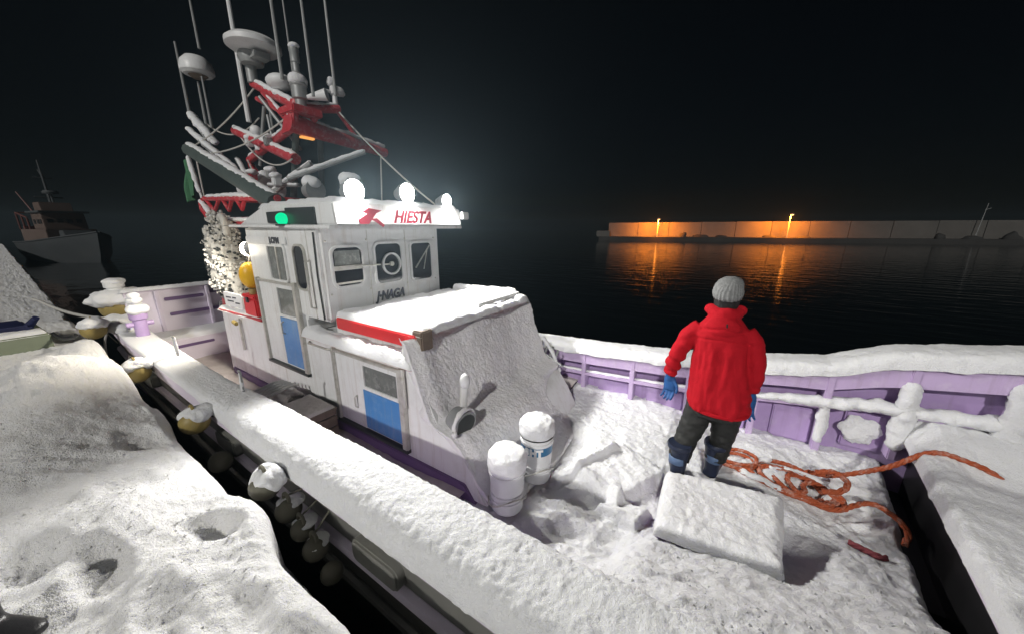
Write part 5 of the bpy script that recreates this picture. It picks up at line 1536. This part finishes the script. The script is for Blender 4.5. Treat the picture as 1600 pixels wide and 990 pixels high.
for s in (-1, 1):
    build('eye', MB().ball(W3(0.047 + s * 0.03, 0.130, 1.675), 0.010, 10, 8), 'black', per)
build('mouth', MB().tube([W3(0.025, 0.138, 1.615), W3(0.048, 0.142, 1.612), W3(0.07, 0.138, 1.615)], 0.005, 6), 'jacket_red', per)
# dark hair / neck warmer
mb = MB().rings([ell(0.045, 0.018, 1.545, 0.082, 0.090), ell(0.045, 0.018, 1.60, 0.088, 0.098), ell(0.045, 0.016, 1.66, 0.094, 0.107), ell(0.045, 0.014, 1.715, 0.092, 0.108)])
build('neck_warmer', mb, 'hair_black', per, smooth=60)
# knit hat
hat = []
for z, r1, r2 in ((1.685, 0.098, 0.116), (1.688, 0.106, 0.124), (1.725, 0.109, 0.127), (1.73, 0.104, 0.122), (1.755, 0.103, 0.12), (1.785, 0.092, 0.108), (1.805, 0.072, 0.085), (1.818, 0.042, 0.05), (1.821, 0.004, 0.005)):
    hat.append(ell(0.045 + 0.25 * max(0, z - 1.755), 0.02, z, r1, r2, 96, tilt=0.30 + 0.5 * max(0, z - 1.75)))
H = np.array(hat)
tt_ = np.linspace(0, 2 * np.pi, 97)[:-1]
H = H + 0.003 * fbm(H, 40, 2, 7)[..., None]
rib_ = 0.0032 * np.sin(tt_ * 24)[None, :] * np.array([1, 1, 1, 1, .9, .8, .6, .3, 0])[:, None]
cen_ = H.mean(1, keepdims=True)
H = H + (H - cen_) * (rib_ / 0.1)[..., None]
grid('knit_hat', H, 'knit_grey', per, wrap=True)
# trousers
mb = MB()
mb.rings([ell(0.085, 0, 0.62, 0.20, 0.14), ell(0.085, 0, 0.80, 0.215, 0.15), ell(0.08, 0, 0.98, 0.20, 0.14)])
limb(mb, [(-0.01, 0.0, 0.84), (-0.045, 0.0, 0.58), (-0.095, -0.05, 0.38), (LF[0] + 0.005, LF[1] - 0.04, 0.17)], [0.125, 0.112, 0.098, 0.090])
limb(mb, [(0.18, 0.0, 0.84), (0.185, 0.03, 0.58), (0.17, 0.05, 0.38), (RF[0] + 0.01, RF[1] - 0.05, 0.17)], [0.125, 0.112, 0.098, 0.090])
V, N, F = remeshed(mb, 0.012, 5)
wr = fbm(V * np.array([1, 1, 2.2]), 9, 3, 500)
V = V + N * (0.016 * wr)[:, None]
from_arrays('trousers', V, F, 'trousers_black', per)
# boots
for (fx, fy), rz, h in ((LF, 14, 0.30), (RF, -10, 0.30)):
    V, N, F = boot(PX + fx, PY + fy, PZ - 0.015, R(rz), per, 'boot_navy', h, 1.13)
    bo = from_arrays('rubber_boot', V, F, 'boot_navy', per)
    build('boot_patch', MB().rings([[(PX + fx + rr * math.cos(t), PY + fy - 0.052 + rr * 1.12 * math.sin(t), PZ + z) for t in np.linspace(math.pi * 1.12, math.pi * 1.88, 10)] for rr, z in ((0.070, 0.15), (0.0765, 0.155), (0.080, 0.22), (0.074, 0.225))], cap=False), 'boot_blue', bo, smooth=60)
    build('boot_cuff', MB().rings([[(PX + fx + rr * math.cos(t), PY + fy - 0.055 + rr * 1.05 * math.sin(t), PZ + z) for t in np.linspace(0, 2 * math.pi, 24)[:-1]] for rr, z in ((0.085, 0.29), (0.098, 0.30), (0.102, 0.33), (0.095, 0.345), (0.08, 0.34))]), 'boot_navy', bo, smooth=60)
# parka: trunk, sleeves and rolled hood fused
mb = MB()
mb.rings([ell(0.105, -0.005, 0.725, 0.232, 0.185, tilt=0.18), ell(0.10, -0.005, 0.78, 0.238, 0.19, tilt=0.15), ell(0.09, -0.005, 0.93, 0.226, 0.18, tilt=0.08), ell(0.075, -0.005, 1.08, 0.212, 0.168), ell(0.06, -0.005, 1.24, 0.206, 0.16),
          ell(0.05, 0.0, 1.35, 0.208, 0.15), ell(0.048, 0.0, 1.43, 0.175, 0.135), ell(0.046, 0.01, 1.50, 0.12, 0.115), ell(0.045, 0.02, 1.58, 0.098, 0.108)])
limb(mb, [(-0.11, 0.0, 1.40), (-0.180, -0.01, 1.33), (-0.250, -0.025, 1.17), (-0.290, -0.01, 1.04), (-0.305, 0.03, 0.93)], [0.07, 0.078, 0.070, 0.064, 0.056])
limb(mb, [(0.21, 0.0, 1.40), (0.268, -0.01, 1.33), (0.312, -0.025, 1.17), (0.322, -0.01, 1.03), (0.318, 0.03, 0.915)], [0.07, 0.078, 0.070, 0.064, 0.056])
for t in np.linspace(-1, 1, 11):
    mb.ball(W3(0.045 + 0.105 * t, -0.075 + 0.10 * t * t, 1.535 + 0.03 * t * t + 0.008 * math.sin(7 * t)), 0.054 - 0.012 * abs(t), 12, 8, (1.2, 0.9, 1.1))
mb.ball(W3(0.05, -0.098, 1.44), 0.11, 14, 10, (1.2, 0.62, 0.85))
mb.ball(W3(0.045, 0.02, 1.57), 0.10, 14, 10, (1.0, 1.05, 0.5))
V, N, F = remeshed(mb, 0.0095, 4)
L_ = V - np.array([PX, PY, PZ])
sl = sstep(np.abs(L_[:, 0] - 0.05), 0.19, 0.26)
wr = fbm(V * np.array([1.8, 1.8, 0.5]), 5, 3, 510) * 0.042 * (1 - sl) * sstep(L_[:, 2], 1.42, 1.15)                         # long soft folds down the back
wr += sl * 0.010 * np.sin(L_[:, 2] * 58 + 30 * L_[:, 0] + 4 * fbm(V, 5, 2, 511)) * sstep(vnoise(V * 5, 512), -0.4, 0.6)   # creases across the sleeves
wr += 0.010 * fbm(V * np.array([1, 1, 1.6]), 9, 3, 513) * (0.4 + 0.6 * sl)
back = (L_[:, 1] < 0.02)
wr += -0.009 * np.exp(-((L_[:, 2] - 1.345 + 0.10 * np.abs(L_[:, 0] - 0.05)) / 0.010) ** 2) * back * (1 - sl)      # yoke seam
wr += -0.006 * np.exp(-((L_[:, 2] - 0.955) / 0.008) ** 2) * sl                                                     # cuffs
wr += -0.010 * np.exp(-((L_[:, 2] - 1.44 + 0.2 * np.abs(L_[:, 0] - 0.05)) / 0.012) ** 2) * back * (np.abs(L_[:, 0] - 0.05) < 0.16)
V = V + N * wr[:, None]
jk = from_arrays('parka', V, F, 'jacket_red', per)
build('hood_toggle', MB().tube([W3(0.075, -0.165, 1.49), W3(0.078, -0.168, 1.46)], 0.006, 6), 'black', jk)
build('hem_band', MB().rings([ell(0.105, -0.005, 0.722, 0.222, 0.175, 40, tilt=0.18), ell(0.105, -0.005, 0.722, 0.238, 0.191, 40, tilt=0.18), ell(0.105, -0.005, 0.742, 0.241, 0.194, 40, tilt=0.18), ell(0.105, -0.005, 0.748, 0.224, 0.177, 40, tilt=0.18)], cap=False), 'jacket_red', jk, smooth=60)
# gloved hands, five fingers each, slightly curled
def glove(cx, cy, cz, side):
    mb = MB()
    G = 1.32
    def Q(x, y, z): return W3(cx + side * (y * 0.9 + x * 0.3) * G, cy + (x * 0.95 - y * 0.3) * G, cz + z * G)
    mb.tube([Q(0, 0, 0.05), Q(0, 0.0, 0.01), Q(0.0, 0.005, -0.02)], [0.046, 0.040, 0.040], 12)
    mb.rings([[Q(0.024 * math.cos(t) + 0.0, oy + 0.048 * math.sin(t) * w_, z) for t in np.linspace(0, 2 * math.pi, 15)[:-1]] for z, w_, oy in ((0.0, 0.8, 0.0), (-0.035, 1.0, 0.004), (-0.075, 1.02, 0.006), (-0.095, 0.9, 0.006))])
    for k, ln in enumerate((0.066, 0.076, 0.072, 0.056)):
        y0 = 0.040 - 0.024 * k
        pts = [Q(0.0, y0, -0.075), Q(-0.004, y0 + 0.002, -0.095), Q(-0.016, y0 + 0.003, -0.095 - ln * 0.45), Q(-0.036, y0 + 0.002, -0.095 - ln * 0.78), Q(-0.052, y0, -0.095 - ln * 0.88)]
        mb.tube(pts, [0.011, 0.0125, 0.012, 0.0115, 0.009], 8)
    mb.tube([Q(-0.004, 0.035, -0.02), Q(-0.014, 0.062, -0.045), Q(-0.022, 0.072, -0.075), Q(-0.030, 0.068, -0.10)], [0.014, 0.0145, 0.013, 0.010], 8)
    V, N, F = remeshed(mb, 0.0065, 3)
    return from_arrays('glove', V, F, 'glove_blue', per)
glove(-0.308, 0.045, 0.875, 1)
glove(0.318, 0.04, 0.86, -1)

# ------------------------------------------------------------------ loose crumbs of snow
def crumbs(name, parent, zf, A0, A1, N0, N1, count, rmin, rmax, seed, m):
    g = np.random.RandomState(seed)
    a = g.uniform(A0, A1, count * 3); n = g.uniform(N0, N1, count * 3)
    keep = (n2(a, n, 2.6, 3, seed) + 0.6 * g.uniform(-1, 1, count * 3)) > 0.15
    a, n = a[keep][:count], n[keep][:count]
    z = zf(a, n)
    r = rmin + (rmax - rmin) * g.uniform(0, 1, len(a)) ** 3
    oct_ = np.array([(1, 0, 0), (-1, 0, 0), (0, 1, 0), (0, -1, 0), (0, 0, 1), (0, 0, -1)], float)
    fac = np.array([(0, 2, 4), (2, 1, 4), (1, 3, 4), (3, 0, 4), (2, 0, 5), (1, 2, 5), (3, 1, 5), (0, 3, 5)])
    V = oct_[None] * (r[:, None, None] * g.uniform(0.6, 1.3, (len(a), 6, 1))) + g.normal(size=(len(a), 6, 3)) * (r[:, None, None] * 0.25)
    V = V + np.stack([a, n, z + r * 0.3], -1)[:, None]
    F = (fac[None] + (np.arange(len(a)) * 6)[:, None, None]).reshape(-1, 3)
    o = from_arrays(name, V.reshape(-1, 3), F.tolist(), m, parent)
    o['kind'] = 'stuff'
crumbs('snow_crumbs', quay, quay_z, -4.6, -0.9, -0.4, 0.44, 2600, 0.002, 0.008, 601, 'snow_quay')
crumbs('snow_crumbs', boat, lambda a, n: deck_z(np.minimum(a, deck_edge(n)), n), -1.1, 1.05, 1.4, 4.3, 1800, 0.002, 0.009, 602, 'snow')

# ================================================================== AIR
hz = bpy.data.materials.new('haze'); hz.use_nodes = True
nt = hz.node_tree
nt.nodes.remove(nt.nodes['Principled BSDF'])
pv = nt.nodes.new('ShaderNodeVolumePrincipled')
pv.inputs['Color'].default_value = (0.62, 0.85, 1.0, 1)
pv.inputs['Density'].default_value = 0.0016
pv.inputs['Anisotropy'].default_value = 0.7
nt.links.new(pv.outputs[0], nt.nodes['Material Output'].inputs['Volume'])
M['haze'] = hz
HAZE = True
if HAZE:
    o = build('haze', MB().box(-430, 430, -430, 430, -5.5, 9.5), 'haze', smooth=0)
    o['kind'] = 'stuff'
    o['label'] = 'thin frosty air round the lamps'
